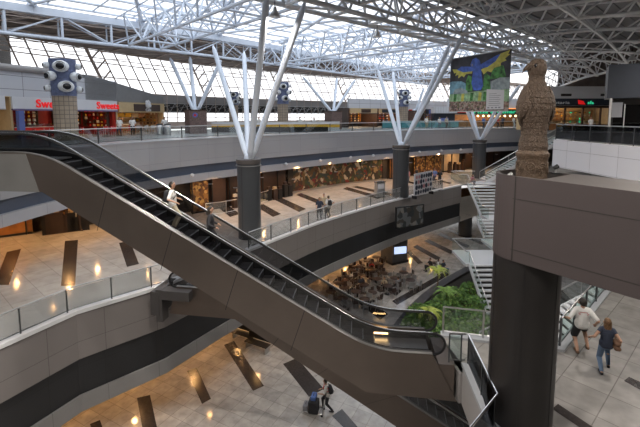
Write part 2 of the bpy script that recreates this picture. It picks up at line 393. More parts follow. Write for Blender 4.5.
# far ring truss with its deep top beam
b = MB(); vs_ = [-14+1.95*i for i in range(42)]
f0 = lambda u: W(u, vf(u), 6.55); f1 = lambda u: W(u, vf(u), 8.5); g0 = lambda u: W(u, vf(u)+1.5, 6.9); g1 = lambda u: W(u, vf(u)+1.5, 8.6)
for i in range(len(vs_)-1):
    u, n = vs_[i], vs_[i+1]
    b.tube(f0(u), f0(n), .14, 8); b.tube(g0(u), g0(n), .09, 6)
    p, q = Vector(f1(u)), Vector(f1(n)); mid = (p+q)/2+Vector((0, 0, .18)); b.box(mid, ((q-p).length+.05, .34, .62), math.atan2(q.y-p.y, q.x-p.x))
    b.tube(g1(u), g1(n), .12, 6)
    if i % 2 == 0: b.tube(f0(u), f1(u), .11, 6); b.tube(g0(u), g1(u), .08, 5); b.tube(g0(u), f0(u), .06, 5)
    if i % 4 == 0: b.tube(f1(u), f0(vs_[min(i+2, 41)]), .07); b.tube(g1(u), g0(vs_[min(i+2, 41)]), .05)
    elif i % 4 == 2: b.tube(f0(u), f1(vs_[min(i+2, 41)]), .07); b.tube(g0(u), g1(vs_[min(i+2, 41)]), .05)
    if u > 8: b.tube(f0(u), f1(n), .05); b.tube(f0(n), g1(u), .04)
b.obj('ceiling_far_truss', M['paint'], kind='structure')
# ribs of space frame across the skylight at every column
b = MB()
for u0 in (-17, 0.5, 18.5, 33, 48):
    if u0 < -10: continue
    v = -2.6; k = 0; st = 3.5
    while v < vf(u0)-1:
        w = v+st; m = v+st/2
        A, B_, A2, B2 = W(u0-1.5, v, 6.6), W(u0+1.5, v, 6.6), W(u0-1.5, w, 6.6), W(u0+1.5, w, 6.6)
        T0, T1, T2, T3 = W(u0-2.4, m, 9.0), W(u0, m, 9.0), W(u0+2.4, m, 9.0), W(u0, m+st, 9.0)
        b.tube(A, A2, .12); b.tube(B_, B2, .12); b.tube(A, B_, .09); b.tube(T1, T3, .11)
        b.tube(W(u0-2.4, m, 9.0), W(u0-2.4, m+st, 9.0), .07); b.tube(W(u0+2.4, m, 9.0), W(u0+2.4, m+st, 9.0), .07); b.tube(T0, T2, .06)
        for P in (A, B_, A2, B2): b.tube(P, T1, .085, 6)
        for P in (A, A2): b.tube(P, T0, .085, 6)
        for P in (B_, B2): b.tube(P, T2, .085, 6)
        b.ball(A, .16, 8); b.ball(B_, .16, 8); b.ball(T1, .15, 8)
        v = w
b.obj('ceiling_rib_frame', M['paint'], kind='structure')
# skylight: purlins, glazing bars, long diagonals, glass
b = MB()
v = -2.0
while v < 19.5:
    b.tube(W(-14, v, 9.25), W(61, v, 9.25), .11, 6); v += 2.6
u = -14
while u < 61:
    b.tube(W(u, -3.5, 9.3), W(u, vf(u), 9.3), .075, 5); u += 3.4
for i in range(-3, 9):
    b.tube(W(i*8.5, -3, 9.05), W(i*8.5+9, 19, 9.05), .17, 7); b.tube(W(i*8.5+9, -3, 9.05), W(i*8.5, 19, 9.05), .12, 6)
b.obj('window_skylight_bars', M['paint'], kind='structure')
b = MB(); b.add([W(-15, -3.6, 9.42), W(62, -3.6, 9.42), W(62, 26, 9.42), W(7, 19.6, 9.42), W(-15, 19.6, 9.42)], [(0, 1, 2, 3, 4)])
b.obj('window_skylight', M['sglass'], kind='structure')
# opaque roof over the near side, with its space frame
b = MB(); b.add([W(-30, -3.6, 9.3), W(-30, -60, 9.3), W(75, -60, 9.3), W(75, -3.6, 9.3)], [(0, 1, 2, 3)])
b.add([W(-30, 40, 9.5), W(-30, -3.6, 9.3), W(-15, -3.6, 9.3), W(-15, 40, 9.5)], [(0, 1, 2, 3)])
b.add([W(62, -3.6, 9.3), W(75, -3.6, 9.3), W(75, 40, 9.3), W(62, 40, 9.3)], [(0, 1, 2, 3)])
for k in range(46): 
    v = -3.8-k*1.2; b.box(W(22, v, 9.24), (104, .16, .12), math.atan2(U[1], U[0]))
b.obj('ceiling', M['deck'], kind='structure')
def ok(p, lim=0):
    # left of the curved gutter line, in front of the camera
    d = (34-28.8, 60-36); n = (-d[1], d[0]); L = math.hypot(*n)
    s = ((p[0]-28.8)*n[0]+(p[1]-36)*n[1])/L
    return s
def zb(p, z):
    s = ok(p); u = (p[0]-A0[0])*U[0]+(p[1]-A0[1])*U[1]
    return z-2.0*math.exp(-max(s, 0)/5)-max(0, u-42)*.07
b = MB(); st = 4.0
def BN(i, j): p = W(-12+i*st, -5.8-j*st, 0); return (p[0], p[1], zb(p, 6.5))
def TN(i, j): p = W(-12+(i+.5)*st, -5.8-(j-.5)*st, 0); return (p[0], p[1], zb(p, 8.9))
for i in range(19):
    for j in range(12):
        p = BN(i, j)
        if ok(p) < 0 or p[1] < 9: continue
        b.ball(p, .13, 6)
        q = BN(i+1, j); 
        if ok(q) > -1: b.tube(p, q, .105)
        q = BN(i, j+1)
        if ok(q) > -1: b.tube(p, q, .105)
        for a, c in ((0, 0), (-1, 0), (0, 1), (-1, 1)):
            t = TN(i+a, j+c)
            if ok(t) > -1.5: b.tube(p, t, .075, 5)
        t = TN(i, j)
        for q in (TN(i+1, j), TN(i, j+1)):
            if ok(t) > -1 and ok(q) > -1: b.tube(t, q, .09)
# gutter chord along the right end
prev = None
for k in range(17):
    y = 26+k*2.4; x = 28.8+(y-36)*5.2/24; p = (x, y, zb((x, y), 6.5)-.3+.4*math.sin(k*PI/16)); t = (x+.3, y+1.2, p[2]+2.2)
    if prev:
        b.tube(prev[0], p, .14, 7); b.tube(prev[1], p, .06); b.tube(prev[1], t, .09)
        b.tube(prev[0], (prev[0][0]-2.4, prev[0][1]+1.0, prev[0][2]+1.6), .06)
    b.tube(p, t, .06); prev = (p, t)
b.obj('ceiling_space_frame', M['painted_roof'], kind='structure')
# brown roof between the far truss and the raked glazing
GT = off(GLZ, 3.2)
b = MB(); n = len(GT)
inner = [W(-20+i*(85/(n-1)), vf(-20+i*(85/(n-1)))+.6, 9.0) for i in range(n)]
ceil2 = [(*p, 7.4) for p in GT]
for i in range(n-1): b.add([inner[i], inner[i+1], ceil2[i+1], ceil2[i]], [(0, 1, 2, 3)])
b.obj('ceiling_brown_soffit', M['deck2'], kind='structure')
b = MB()
for i in range(0, n-1):
    p, q = Vector(inner[i]), Vector(ceil2[i])
    for k in range(5):
        a = p.lerp(q, k/4); c = Vector(inner[i+1]).lerp(Vector(ceil2[i+1]), k/4); dz = Vector((0, 0, .9))
        if k < 4: b.tube(a-dz*.1, p.lerp(q, (k+1)/4)-dz*.1, .05); b.tube(a-dz, p.lerp(q, (k+1)/4)-dz*.1, .035)
        b.tube(a-dz, c-dz, .05); b.tube(a-dz, c-dz*.1, .035); b.tube(a-dz*.1, c-dz*.1, .05)
b.obj('ceiling_brown_purlins', M['brown'], kind='structure')
# raked glazing: mullions, transoms, panes
b = MB(); gl = MB(); L3 = 4.9
lo = along(GLZ, 1.55); hi = off([p for p, _ in lo], 3.2)
for i, ((p, t), h) in enumerate(zip(lo, hi)):
    b.tube((*p, 2.6), (*h, 7.5), .08, 4)
    if i % 9 == 4:      # heavier braced mullion pair
        b.tube((p[0]+U[0]*.1, p[1]-.4, 2.6), (h[0], h[1]-.4, 7.5), .12, 5)
        for k in range(4):
            a = Vector((*p, 2.6)).lerp(Vector((*h, 7.5)), k/4); c = Vector((*lo[min(i+1, len(lo)-1)][0], 2.6)).lerp(Vector((*hi[min(i+1, len(lo)-1)], 7.5)), (k+1)/4)
            b.tube(a, c, .09, 4)
    if i+1 < len(lo):
        q = lo[i+1][0]; h2 = hi[i+1]
        for k in range(4):
            f = k/3; b.tube(Vector((*p, 2.6)).lerp(Vector((*h, 7.5)), f), Vector((*q, 2.6)).lerp(Vector((*h2, 7.5)), f), .075, 4)
        b.box(((p[0]+q[0])/2, (p[1]+q[1])/2, -1.2), (1.7, .12, .9), math.atan2(t[1], t[0]), 0)
        for zz in (-.75, -.2, .45): b.tube((*p, zz), (*q, zz), .05, 4)
        gl.add([(*p, 2.6), (*q, 2.6), (*h2, 7.5), (*h, 7.5)], [(0, 1, 2, 3)])
        gl.add([(*p, -.75), (*q, -.75), (*q, .45), (*p, .45)], [(0, 1, 2, 3)])
    b.tube((*p, -1.65), (*p, 2.6), .06, 4)
b.obj('window_raked_frame', M['brown'], kind='structure'); gl.obj('window_raked', M['sglass'], kind='structure')
MB().wallpath(GLZ, 1.6, 2.65, .2).obj('trim_4', M['fascia_mid'], kind='structure')
MB().wallpath(off(GLZ, .1), .45, 1.6, .1).obj('wall_louvre_band', M['dark'], kind='structure')
b = MB()
for i, ((p, t), (q, _)) in enumerate(zip(lo, lo[1:])):
    p2 = (p[0]+t[1]*.5, p[1]-t[0]*.5); q2 = (q[0]+t[1]*.5, q[1]-t[0]*.5); m2 = ((p2[0]+q2[0])/2, (p2[1]+q2[1])/2)
    for zz in (.5, 1.55): b.tube((*p2, zz), (*q2, zz), .045, 4)
    b.tube((*p2, .5), (*m2, 1.55), .04, 4); b.tube((*m2, 1.55), (*q2, .5), .04, 4); b.tube((*p2, 1.0), (*q2, 1.3), .03, 4)
b.obj('trim_5', M['steel2'], kind='structure')
# ---------------------------------------------------------------- light
w = bpy.data.worlds.new('World'); bpy.context.scene.world = w; w.use_nodes = True
wn = w.node_tree.nodes; wl = w.node_tree.links; bg = wn['Background']
tc = wn.new('ShaderNodeTexCoord'); sx = wn.new('ShaderNodeSeparateXYZ'); mr = wn.new('ShaderNodeMapRange'); cr = wn.new('ShaderNodeMix'); cr.data_type = 'RGBA'
wl.new(tc.outputs['Generated'], sx.inputs[0]); wl.new(sx.outputs['Z'], mr.inputs['Value']); mr.inputs['From Min'].default_value = 0; mr.inputs['From Max'].default_value = .6
cr.inputs[6].default_value = (1, .97, .95, 1); cr.inputs[7].default_value = (.90, .95, 1.0, 1)
wl.new(mr.outputs[0], cr.inputs[0]); wl.new(cr.outputs[2], bg.inputs['Color']); bg.inputs['Strength'].default_value = 1.9
def disk(x, y, z, p, col=(1, .62, .28), r=.13):
    l = bpy.data.lights.new('downlight_lamp', 'AREA'); l.shape = 'DISK'; l.size = 2*r; l.energy = p; l.color = col
    o = bpy.data.objects.new('downlight_lamp', l); o.location = (x, y, z); C.objects.link(o)
def inside_off(path, d, step, start=0): return [p for p, _ in along(off(path, d), step, start)]
# ---------------------------------------------------------------- round columns with tubular struts
def col_mat(name, c):
    return tiles(name, c, tuple(x*.9 for x in c), tuple(x*.35 for x in c), 1.57, 20, .35, ms=.02, coord='UV')
M['shaft'] = col_mat('column_shaft_panels', (.062, .066, .073))
def v_column(x, y, z0, z1, r, feet, label, base='round'):
    t = thing('support_column', label, 'column', (x, y, z0), 0, None)
    h = z1-z0
    if base == 'round':
        MB().lathe([(r, 0), (r, h-.28)], n=40).obj('shaft', M['shaft'], t, True)
        MB().lathe([(r+.03, h-.28), (r+.06, h-.26), (r+.06, h), (r*.5, h+.02)], n=40).obj('collar', M['cream'] if False else M['taupetop'], t, True)
        MB().lathe([(r+.07, h-.42), (r+.07, h-.36)], n=40).obj('ring', M['steel2'], t, True)
    else:
        MB().box((0, 0, h/2), (r*2, r*2, h), .6).obj('shaft', M['mosaic'], t)
        MB().box((0, 0, h+.05), (r*2.1, r*2.1, .1), .6).obj('collar', M['darkbrown'], t)
    for k, f in enumerate(feet):
        d = (Vector(f)-Vector((x, y, z1)))
        s = d.normalized(); a = PI/2*k+.7
        o = Vector((math.cos(a)*.18, math.sin(a)*.18, h-.05)) if base == 'round' else Vector((0, 0, h))
        o = Vector((s.x, s.y, 0)).normalized()*.22 + Vector((0, 0, h-.05))
        e = Vector(f)-Vector((x, y, z0))
        st = MB().tube(o, o+(e-o)*.06, .07, 10, r2=.19).tube(o+(e-o)*.06, o+(e-o)*.94, .19, 12).tube(o+(e-o)*.94, e, .19, 10, r2=.08).obj('strut', M['paint'], t, True)
    MB().ball((0, 0, h+.05), .3, 12).obj('base_node', M['paint'], t, True)
    return t
def roofpt(u, v, z): return W(u, v, z)
v_column(-4.6, 25.6, MID, -2.75, .74, [D(305, 3, 23.5)[0:1] and (D(305, 2, 23.5)[0], 23.5, D(305, 2, 23.5)[1]), (D(267, -4, 22)[0], 22, D(267, -4, 22)[1]),
          (D(213, 46, 35)[0], 35, D(213, 46, 35)[1]), (D(244, 52, 37.5)[0], 37.5, D(244, 52, 37.5)[1])],
         'round charcoal column in the middle gallery where the escalator crosses, four long white struts above', 'round')
v_column(7.9, 38.8, MID, -2.8, .78, [(D(378, 70, 46)[0], 46, D(378, 70, 46)[1]), (D(393, 72, 48)[0], 48, D(393, 72, 48)[1]), (D(450, 44, 36)[0], 36, D(450, 44, 36)[1]), (D(466, 30, 34)[0], 34, D(466, 30, 34)[1])],
         'round charcoal column behind the wall-mounted monitor with white struts spreading above it', 'round')
v_column(20.4, 51.0, MID, -3.0, .80, [(D(470, 103, 54)[0], 54, D(470, 103, 54)[1]), (D(463, 100, 50)[0], 50, D(463, 100, 50)[1]), (D(506, 108, 46)[0]+.1, 46, 3.5), (D(520, 85, 45)[0], 45, D(520, 85, 45)[1])],
         'round charcoal column under the macaw banner beside the landing of the glass staircase', 'round')
v_column(-13.0, 42, TOP, .55, .88, [(D(170, 58, 44)[0], 44, D(170, 58, 44)[1]), (D(190, 57, 45)[0], 45, D(190, 57, 45)[1]), (D(221, 60, 42)[0], 42, D(221, 60, 42)[1])],
         'square brown mosaic pier on the upper floor with three white struts, right of the café', 'square')
v_column(1.8, 55, TOP, .6, .85, [(D(303, 77, 56)[0], 56, D(303, 77, 56)[1]), (D(337, 78, 60)[0], 60, D(337, 78, 60)[1]), (D(355, 80, 58)[0], 58, D(355, 80, 58)[1])],
         'square brown mosaic pier on the upper floor between the yellow counter and the far shops', 'square')
v_column(15.4, 66, TOP, .8, .85, [(D(424, 88, 66)[0], 66, D(424, 88, 66)[1]), (D(433, 88, 68)[0], 68, D(433, 88, 68)[1])],
         'small square pier on the upper floor right of the far blue-headed eyeball column', 'square')
# dark square pier on the ground floor carrying the gallery
t = thing('support_pier', 'dark square pier standing among the food court tables under the gallery', 'column', (7.6, 39.9, GND))
MB().box((0, 0, 1.28), (1.9, 1.9, 2.56), .5).obj('shaft', M['darkcol'], t); MB().box((0, 0, .12), (2.1, 2.1, .24), .5).obj('plinth', M['blackm'], t)
x, y = Z(474, 243, GND); t = thing('support_pier', 'dark round pier on the ground floor below the glass staircase landing', 'column', (x, 48.6, GND))
MB().lathe([(.8, 0), (.8, 2.6)], n=28).obj('shaft', M['darkcol'], t, True); MB().lathe([(.86, 0), (.86, .2)], n=28).obj('plinth', M['blackm'], t, True)
# ---------------------------------------------------------------- tile columns wearing eyeballs
def eye_column(x, y, r, label, ztop=4.15, lamp=None):
    t = thing('eyeball_column', label, 'column', (x, y, TOP)); s = r/.8
    h0 = 3.3; h1 = ztop-TOP
    MB().lathe([(r*.98, 0), (r*1.0, h0)], n=40).obj('shaft', M['beige'], t, False)
    MB().lathe([(r*1.02, h0-.02), (r*1.08, h0+.5), (r*1.0, h0+(h1-h0)*.5), (r*1.1, h1-.35), (r*1.1, h1)], n=40).obj('capital', M['blue'], t, True)
    for az, z, q in ((-95, .80, .50), (-80, .26, .50), (-140, .54, .42), (-36, .54, .42), (-172, .84, .30), (-172, .22, .30), (-6, .84, .30), (-6, .2, .30), (60, .6, .4), (120, .3, .4)):
        zz = h0+(h1-h0)*z; a = R(az) + math.atan2(-x, y)*0.6+.2; d = Vector((math.cos(a), math.sin(a), -.04)).normalized(); q *= s*1.12
        cpos = d*(r*1.2)+Vector((0, 0, zz)); rot = d.to_track_quat('X', 'Z').to_matrix()
        e = MB().ball(cpos+d*.02, q*.95, 20, sc=(.80, 1.0, .78), rot=rot).obj('eyeball', M['eyewhite'], t, True)
        MB().ball(cpos+d*(q*.74), q*.48, 16, sc=(.35, 1.0, .9), rot=rot).obj('pupil', M['pupil'], e, True)
        MB().lathe([(q*.62, 0), (q*.62, .04)], n=20).obj('iris_ring', M['steel2'], e, True).matrix_local = Matrix.Translation(cpos+d*(q*.56)) @ d.to_track_quat('Z', 'Y').to_matrix().to_4x4()
    return t
eye_column(-19.1, 30.2, .80, 'beige tiled column with blue eyeball-studded head in front of the Sweets shop')
eye_column(-4.6, 50, .68, 'beige tiled column with blue eyeball head beside the yellow-striped counter')
eye_column(13.35, 64.3, .72, 'beige tiled column with blue eyeball head in front of the far tan-fronted shops')
eye_column(-11.6, 54, .62, 'distant eyeball column half hidden by the long white struts', 3.2)
# ---------------------------------------------------------------- escalators
def curve_line(pts, cut=.9, n=7):      # polyline in x z with rounded bends
    out = [pts[0]]
    for i in range(1, len(pts)-1):
        p = Vector(pts[i]); a = (Vector(pts[i-1])-p).normalized()*cut+p; c = (Vector(pts[i+1])-p).normalized()*cut+p
        for k in range(n+1):
            f = k/n; out.append(tuple(a*(1-f)**2+p*2*f*(1-f)+c*f*f))
    out.append(pts[-1]); return out
M['trimgrey'] = mat('escalator_trim_grey', (.26, .25, .24), .35, .6, var=.05)
def escalator(label, loc, rz, pts, bot, wd, step_dz=-.30, newels=(True, True), nsteps=40, upper_panel=None, side='bronze'):
    t = thing('escalator', label, 'escalator', loc, rz)
    deck = curve_line(pts, 1.0); lo = bot
    poly = deck + lo[::-1]
    for y0, y1 in ((0, .1), (wd-.1, wd)):
        MB().pside(poly, y0, y1).obj('side_cladding', M[side], t)
    for k in range(1, 5):
        b = MB(); f = k/5; a = Vector(pts[1]).lerp(Vector(pts[2]), f); c = Vector(lo[1]).lerp(Vector(lo[2]), f); b.add([(a.x, -.004, a.y), (a.x+.02, -.004, a.y), (c.x-.28, -.004, c.y), (c.x-.30, -.004, c.y)], [(0, 1, 2, 3)])
        b.obj('cladding_seam', M['blackm'], t)
    for y in (.30, wd-.30): MB().box((pts[2][0]+.35, y, pts[2][1]-.12), (.5, .03, .06)).obj('comb_light', M['warmlamp'], t)
    if upper_panel:
        MB().pside(upper_panel, -.012, 0).obj('head_cladding', M['headclad'], t)
    MB().wallpath([(0, 0), (1, 0)], 0, 0, 0.0)
    b = MB()
    for p, q in zip(lo, lo[1:]): b.add([(p[0], 0, p[1]), (q[0], 0, q[1]), (q[0], wd, q[1]), (p[0], wd, p[1])], [(0, 1, 2, 3)])
    b.obj('underside', M[side], t)
    # deck strips and inner skirts
    for y in (0.06, wd-.06):
        MB().sweep([(p[0], y, p[1]+.02) for p in deck], .06, 6, flat=.45).obj('deck_strip', M['trimgrey'], t)
        MB().sweep([(p[0], y+(.17 if y < wd/2 else -.17), p[1]-.02) for p in deck], .05, 4, flat=.6).obj('inner_skirt', M['trimgrey'], t)
        b = MB(); 
        for p, q in zip(deck, deck[1:]):
            yy = y+(.24 if y < wd/2 else -.24); b.add([(p[0], yy, p[1]-.7), (q[0], yy, q[1]-.7), (q[0], yy, q[1]), (p[0], yy, p[1])], [(0, 1, 2, 3)])
        b.obj('skirt_panel', M['blackm'], t)
    hz = .65; he = .36
    d0 = deck[0]; d1 = deck[-1]
    for y in (.1, wd-.1):
        hp = [(p[0], y, p[1]+hz) for p in deck]
        gp = [p for p in deck]
        if newels[1]:
            cx_, cz_ = d1[0], d1[1]+hz-he+.02
            hp += [(cx_+he*math.sin(a)*1.1, y, cz_+he*math.cos(a)) for a in [PI*k/12 for k in range(1, 13)]]+[(cx_-.5, y, cz_-he)]
        if newels[0]:
            cx_, cz_ = d0[0], d0[1]+hz-he
            hp = [(cx_+.5, y, cz_-he)]+[(cx_-he*math.sin(a)*1.1, y, cz_+he*math.cos(a)) for a in [PI*k/12 for k in range(12, 0, -1)]] + hp
        MB().sweep(hp, .045, 8, up=(0, 1, 0)).obj('handrail', M['black'], t, True)
        MB().sweep([(p[0], y, p[2]+.043) for p in hp[12 if newels[0] else 0:len(hp)-(13 if newels[1] else 0)]], .022, 6, flat=.5).obj('handrail_highlight_strip', M['steel'], t, True)
        b = MB()
        for p, q in zip(gp, gp[1:]): b.add([(p[0], y-.006, p[1]), (q[0], y-.006, q[1]), (q[0], y-.006, q[1]+hz-.03), (p[0], y-.006, p[1]+hz-.03)], [(0, 1, 2, 3)])
        for d, sgn, on in ((d0, -1, newels[0]), (d1, 1, newels[1])):
            if on: b.add([(d[0], y-.006, d[1])]+[(d[0]+sgn*he*math.sin(a), y-.006, d[1]+hz-he+he*math.cos(a)) for a in [PI*k/10 for k in range(11)]], [tuple(range(12))])
        b.obj('glass_balustrade', M['dglass'], t)
    # treads
    top, botm = pts[1], pts[2]; L = botm[0]-top[0]; run = .4; n = int(L/run); sl = (botm[1]-top[1])/L; w2 = wd-.6
    sb = MB(); sb.box((0, 0, -.11), (run, w2, .22))
    for k in range(8): sb.box((0, -w2/2+.07+k*(w2-.14)/7, .004), (run-.03, .05, .008))
    sb.box((run/2-.012, 0, -.012), (.03, w2, .03), mi=1)
    sm = sb.mesh('step', [M['step'], M['stepedge']])
    for k in range(n+1):
        o = bpy.data.objects.new('step', sm); C.objects.link(o); o.parent = t
        x = top[0]+run*(k+.5); o.location = (x, wd/2, top[1]+sl*(x-top[0])+step_dz+.05)
    for a, c in ((pts[0], pts[1]), (pts[2], pts[3])):
        MB().box(((a[0]+c[0])/2, wd/2, a[1]+step_dz+.02), (abs(c[0]-a[0]), w2, .05)).obj('landing_plate', M['steel2'], t)
    return t
M['headclad'] = mat('escalator_head_cladding', (.25, .245, .235), .35, .4, var=.12, vs=.6)
M['darkgrey'] = mat('dark_grey_support', (.07, .065, .065), .5)
escalator('long brown-clad escalator crossing the atrium from the upper floor down to the walkway', (0, 12.45, 0), -.1012,
          [(-15.4, -1.24), (-9.38, -1.24), (1.7, -7.6), (3.62, -7.6)], [(-15.4, -2.57), (-9.5, -2.57), (1.52, -9.03), (4.42, -9.15)], 1.65, newels=(False, True),
          upper_panel=[(-15.4, -1.27), (-10.0, -1.27), (-9.6, -2.57), (-15.4, -2.57)])
escalator('lower escalator dropping from the left gallery to the ground floor under the long one', (0, 16.35, 0), -.165,
          [(-6.6, -7.7), (-3.75, -7.7), (8.0, -14.48), (9.6, -14.48)], [(-7.0, -9.0), (-3.85, -9.0), (5.95, -14.75), (9.9, -14.78)], 1.5)
# head support of the lower escalator
b = MB(); b.box((-7.2, 17.45, -8.5), (.3, .5, 1.5), -.165); b.box((-6.5, 17.32, -7.98), (1.5, .5, .42), -.165); b.box((-7.3, 18.0, -8.4), (.4, 1.6, 1.1), -.165)
b.obj('trim_6', M['darkgrey'], kind='structure')
# landing block of the long escalator against the walkway
b = MB(); b.box((4.15, 12.9, -8.5), (.5, 1.6, 1.1), -.1); b.obj('trim_7', M['bronze'], kind='structure')
# ---------------------------------------------------------------- round-ended taupe parapet and its column
c0 = Vector((5.22, 9.78)); dr = Vector((.57, -.82)).normalized(); nr = Vector((-dr.y, dr.x)); r0 = .80
def stadium(r, k0=1.0): 
    pts = []
    for k in range(25):
        a = PI/2+PI*k/24; v = dr*math.cos(a)*r + nr*math.sin(a)*r; pts.append(tuple(c0+v))
    e = c0+dr*16
    return pts+[tuple(e-nr*r), tuple(e+nr*r)]
zt_, zb_ = -1.41, -3.45
P = stadium(r0); b = MB(); n = len(P)
b.add([(*p, zb_) for p in P]+[(*p, zt_) for p in P], [(i, (i+1) % n, n+(i+1) % n, n+i) for i in range(n)]+[tuple(range(n))[::-1]])
# coping with a sunken pocket at the rounded end
Q = [];
for k in range(25):
    a = PI/2+PI*k/24; v = dr*math.cos(a)*(r0-.09) + nr*math.sin(a)*(r0-.09); Q.append(tuple(c0+v))
Q += [tuple(c0+dr*.62-nr*(r0-.09)), tuple(c0+dr*.62+nr*(r0-.09))]; m = len(Q)
P2 = P[:25]+[tuple(c0+dr*.72-nr*r0), tuple(c0+dr*.72+nr*r0)]
b.add([(*p, zt_) for p in P2]+[(*p, zt_) for p in Q]+[(*p, zt_-.22) for p in Q], [(i, (i+1) % m, m+(i+1) % m, m+i) for i in range(m)]+[(m+i, m+(i+1) % m, 2*m+(i+1) % m, 2*m+i) for i in range(m)], 1)
b.add([(*p, zt_-.22) for p in Q], [tuple(range(m))], 2)
b.add([(*P2[25], zt_), (*P[25], zt_), (*P[26], zt_), (*P2[26], zt_)], [(0, 1, 2, 3)], 1)
o = b.obj('wall_parapet', [M['brownwall'], M['taupetop'], M['soil']], kind='structure')
b = MB()     # joints of the cladding, raised a hair
for s_, x0 in ((1.2, 0),):
    for k in (0.05, 2.6, 5.2): 
        p = c0+dr*k-nr*(r0+.002); b.box((p.x, p.y, (zt_+zb_)/2), (.02, .02, zt_-zb_-.02), math.atan2(dr.y, dr.x))
    p = c0+dr*8-nr*(r0+.002); b.box((p.x, p.y, zt_-.53), (16, .012, .014), math.atan2(dr.y, dr.x)); b.box((p.x, p.y, zb_+.28), (16, .012, .014), math.atan2(dr.y, dr.x))
    p = c0+dr*2.6; b.box((p.x, p.y, zt_+.003), (.02, 2*r0, .006), math.atan2(dr.y, dr.x))
b.obj('trim_8', M['dark'], kind='structure')
t = thing('support_column', 'massive round near-black column carrying the statue parapet at the walkway', 'column', (c0.x, c0.y, MID))
MB().lathe([(r0-.02, 0), (r0-.02, zb_-MID)], n=56).obj('shaft', M['bigcol'], t, True)
b = MB()
for a in (-120, -60, 0, 60, 120, 180): b.box((math.cos(R(a))*(r0-.018), math.sin(R(a))*(r0-.018), 2.2), (.012, .012, 4.4), R(a))
b.obj('cladding_joint', M['black'], t)
# ---------------------------------------------------------------- railings
railing(E_MID[:27][::1] and [p for p in off(E_MID, .12) if p[1] < 18.6], MID+.05, .98, 'glass railing with dark posts along the left gallery above the black band', spacing=1.7, g='mglass', top='steel2', hr=.028)
railing([p for p in off(E_MID, .12) if p[1] > 22.6 and p[0] < 15.2], MID+.05, .98, 'curved glass railing of the far middle gallery where the two men stand', spacing=2.05, top='steel2', pw=.06, g='m2glass')
railing(off(E_TOP, .15), TOP+.1, .92, 'long curved glass railing along the edge of the upper floor', spacing=3.4, top='steel2', pw=.07)
railing([(16.45, 27.9), (16.9, 21.5), (17.35, 14), (17.7, 3)], -1.63, 1.05, 'steel and glass railing on top of the white panelled bridge at the right', spacing=1.6, g='dglass', top='steel2', pw=.05)
railing([(4.45, 13.75), (8.0, 12.9)], MID+.1, .98, 'steel framed glass railing behind the escalator foot in front of the planted bed', spacing=1.35, top='steel2', fr='steel2', pw=.06)
railing([(8.2, 12.95), (12.98, 17.45), (17.9, 23.2)], MID+.1, .98, 'slanting steel and glass railing beside the walking couple', spacing=1.6, top='steel', fr='rail', g='gglass', pw=.09)
railing([(4.68, 11.95), (4.4, 9.25), (3.1, 7.95)], MID+.1, .95, 'angled glass railing at the foot of the escalator in front of the big column', spacing=1.45, top='steel', fr='rail', g='dglass', pw=.04)
railing([(4.1, 12.0), (4.62, 12.0)], MID+.1, .95, 'short glass railing return next to the escalator newel', spacing=.38, top='steel', fr='rail', g='gglass', pw=.04)
# ---------------------------------------------------------------- glass staircase
def flight(t, x0, x1, y0, z0, y1, z1, n, ax='y'):
    # treads between two stringers, running along y (or x when ax is x)
    b = MB(); st = MB()
    for k in range(n):
        f = (k+.5)/n; z = z0+(z1-z0)*(k+1)/n if z1 > z0 else z0+(z1-z0)*k/n; y = y0+(y1-y0)*f; d = abs(y1-y0)/n
        if ax == 'y': st.box(((x0+x1)/2, y, z-.05), (x1-x0, d*.74, .11))
        else: st.box((y, (x0+x1)/2, z-.05), (d*.74, x1-x0, .11))
    st.obj('treads', M['ledge'], t)
    for x in (x0, x1):
        p, q = ((x, y0, z0-.08), (x, y1, z1-.08)) if ax == 'y' else ((y0, x, z0-.08), (y1, x, z1-.08))
        sb = MB(); dz = .25
        if ax == 'y': sb.add([(x-.04, y0, z0-dz-.1), (x-.04, y1, z1-dz-.1), (x-.04, y1, z1+.1), (x-.04, y0, z0+.1), (x+.04, y0, z0-dz-.1), (x+.04, y1, z1-dz-.1), (x+.04, y1, z1+.1), (x+.04, y0, z0+.1)], BOXF)
        else: sb.add([(y0, x-.04, z0-dz-.1), (y1, x-.04, z1-dz-.1), (y1, x-.04, z1+.1), (y0, x-.04, z0+.1), (y0, x+.04, z0-dz-.1), (y1, x+.04, z1-dz-.1), (y1, x+.04, z1+.1), (y0, x+.04, z0+.1)], BOXF)
        sb.obj('stringer', M['ledge'], t)
        g = MB(); A = Vector(p); B = Vector(q)
        g.add([A+Vector((0, 0, .2)), B+Vector((0, 0, .2)), B+Vector((0, 0, 1.02)), A+Vector((0, 0, 1.02))], [(0, 1, 2, 3)]); g.obj('glass_panel', M['gglass'], t)
        MB().tube(A+Vector((0, 0, 1.08)), B+Vector((0, 0, 1.08)), .045, 8).obj('handrail', M['steel2'], t)
        for k in range(4):
            c = A.lerp(B, k/3); MB().tube(c, c+Vector((0, 0, 1.06)), .025, 6).obj('baluster', M['steel2'], t)
BOXF = [(0, 1, 2, 3), (7, 6, 5, 4), (0, 4, 5, 1), (2, 6, 7, 3), (1, 5, 6, 2), (0, 3, 7, 4)]
def landing(t, x0, x1, y0, y1, z, rails):
    MB().box(((x0+x1)/2, (y0+y1)/2, z-.12), (x1-x0, y1-y0, .24)).obj('landing', M['white'], t)
    for a, c in rails:
        A = Vector((*a, z)); B = Vector((*c, z))
        MB().add([A+Vector((0, 0, .06)), B+Vector((0, 0, .06)), B+Vector((0, 0, 1.0)), A+Vector((0, 0, 1.0))], [(0, 1, 2, 3)]).obj('glass_panel', M['gglass'], t)
        MB().tube(A+Vector((0, 0, 1.06)), B+Vector((0, 0, 1.06)), .045, 8).obj('handrail', M['steel2'], t)
t = thing('staircase', 'white switchback staircase with greenish glass sides beyond the big column', 'staircase', (0, 0, 0))
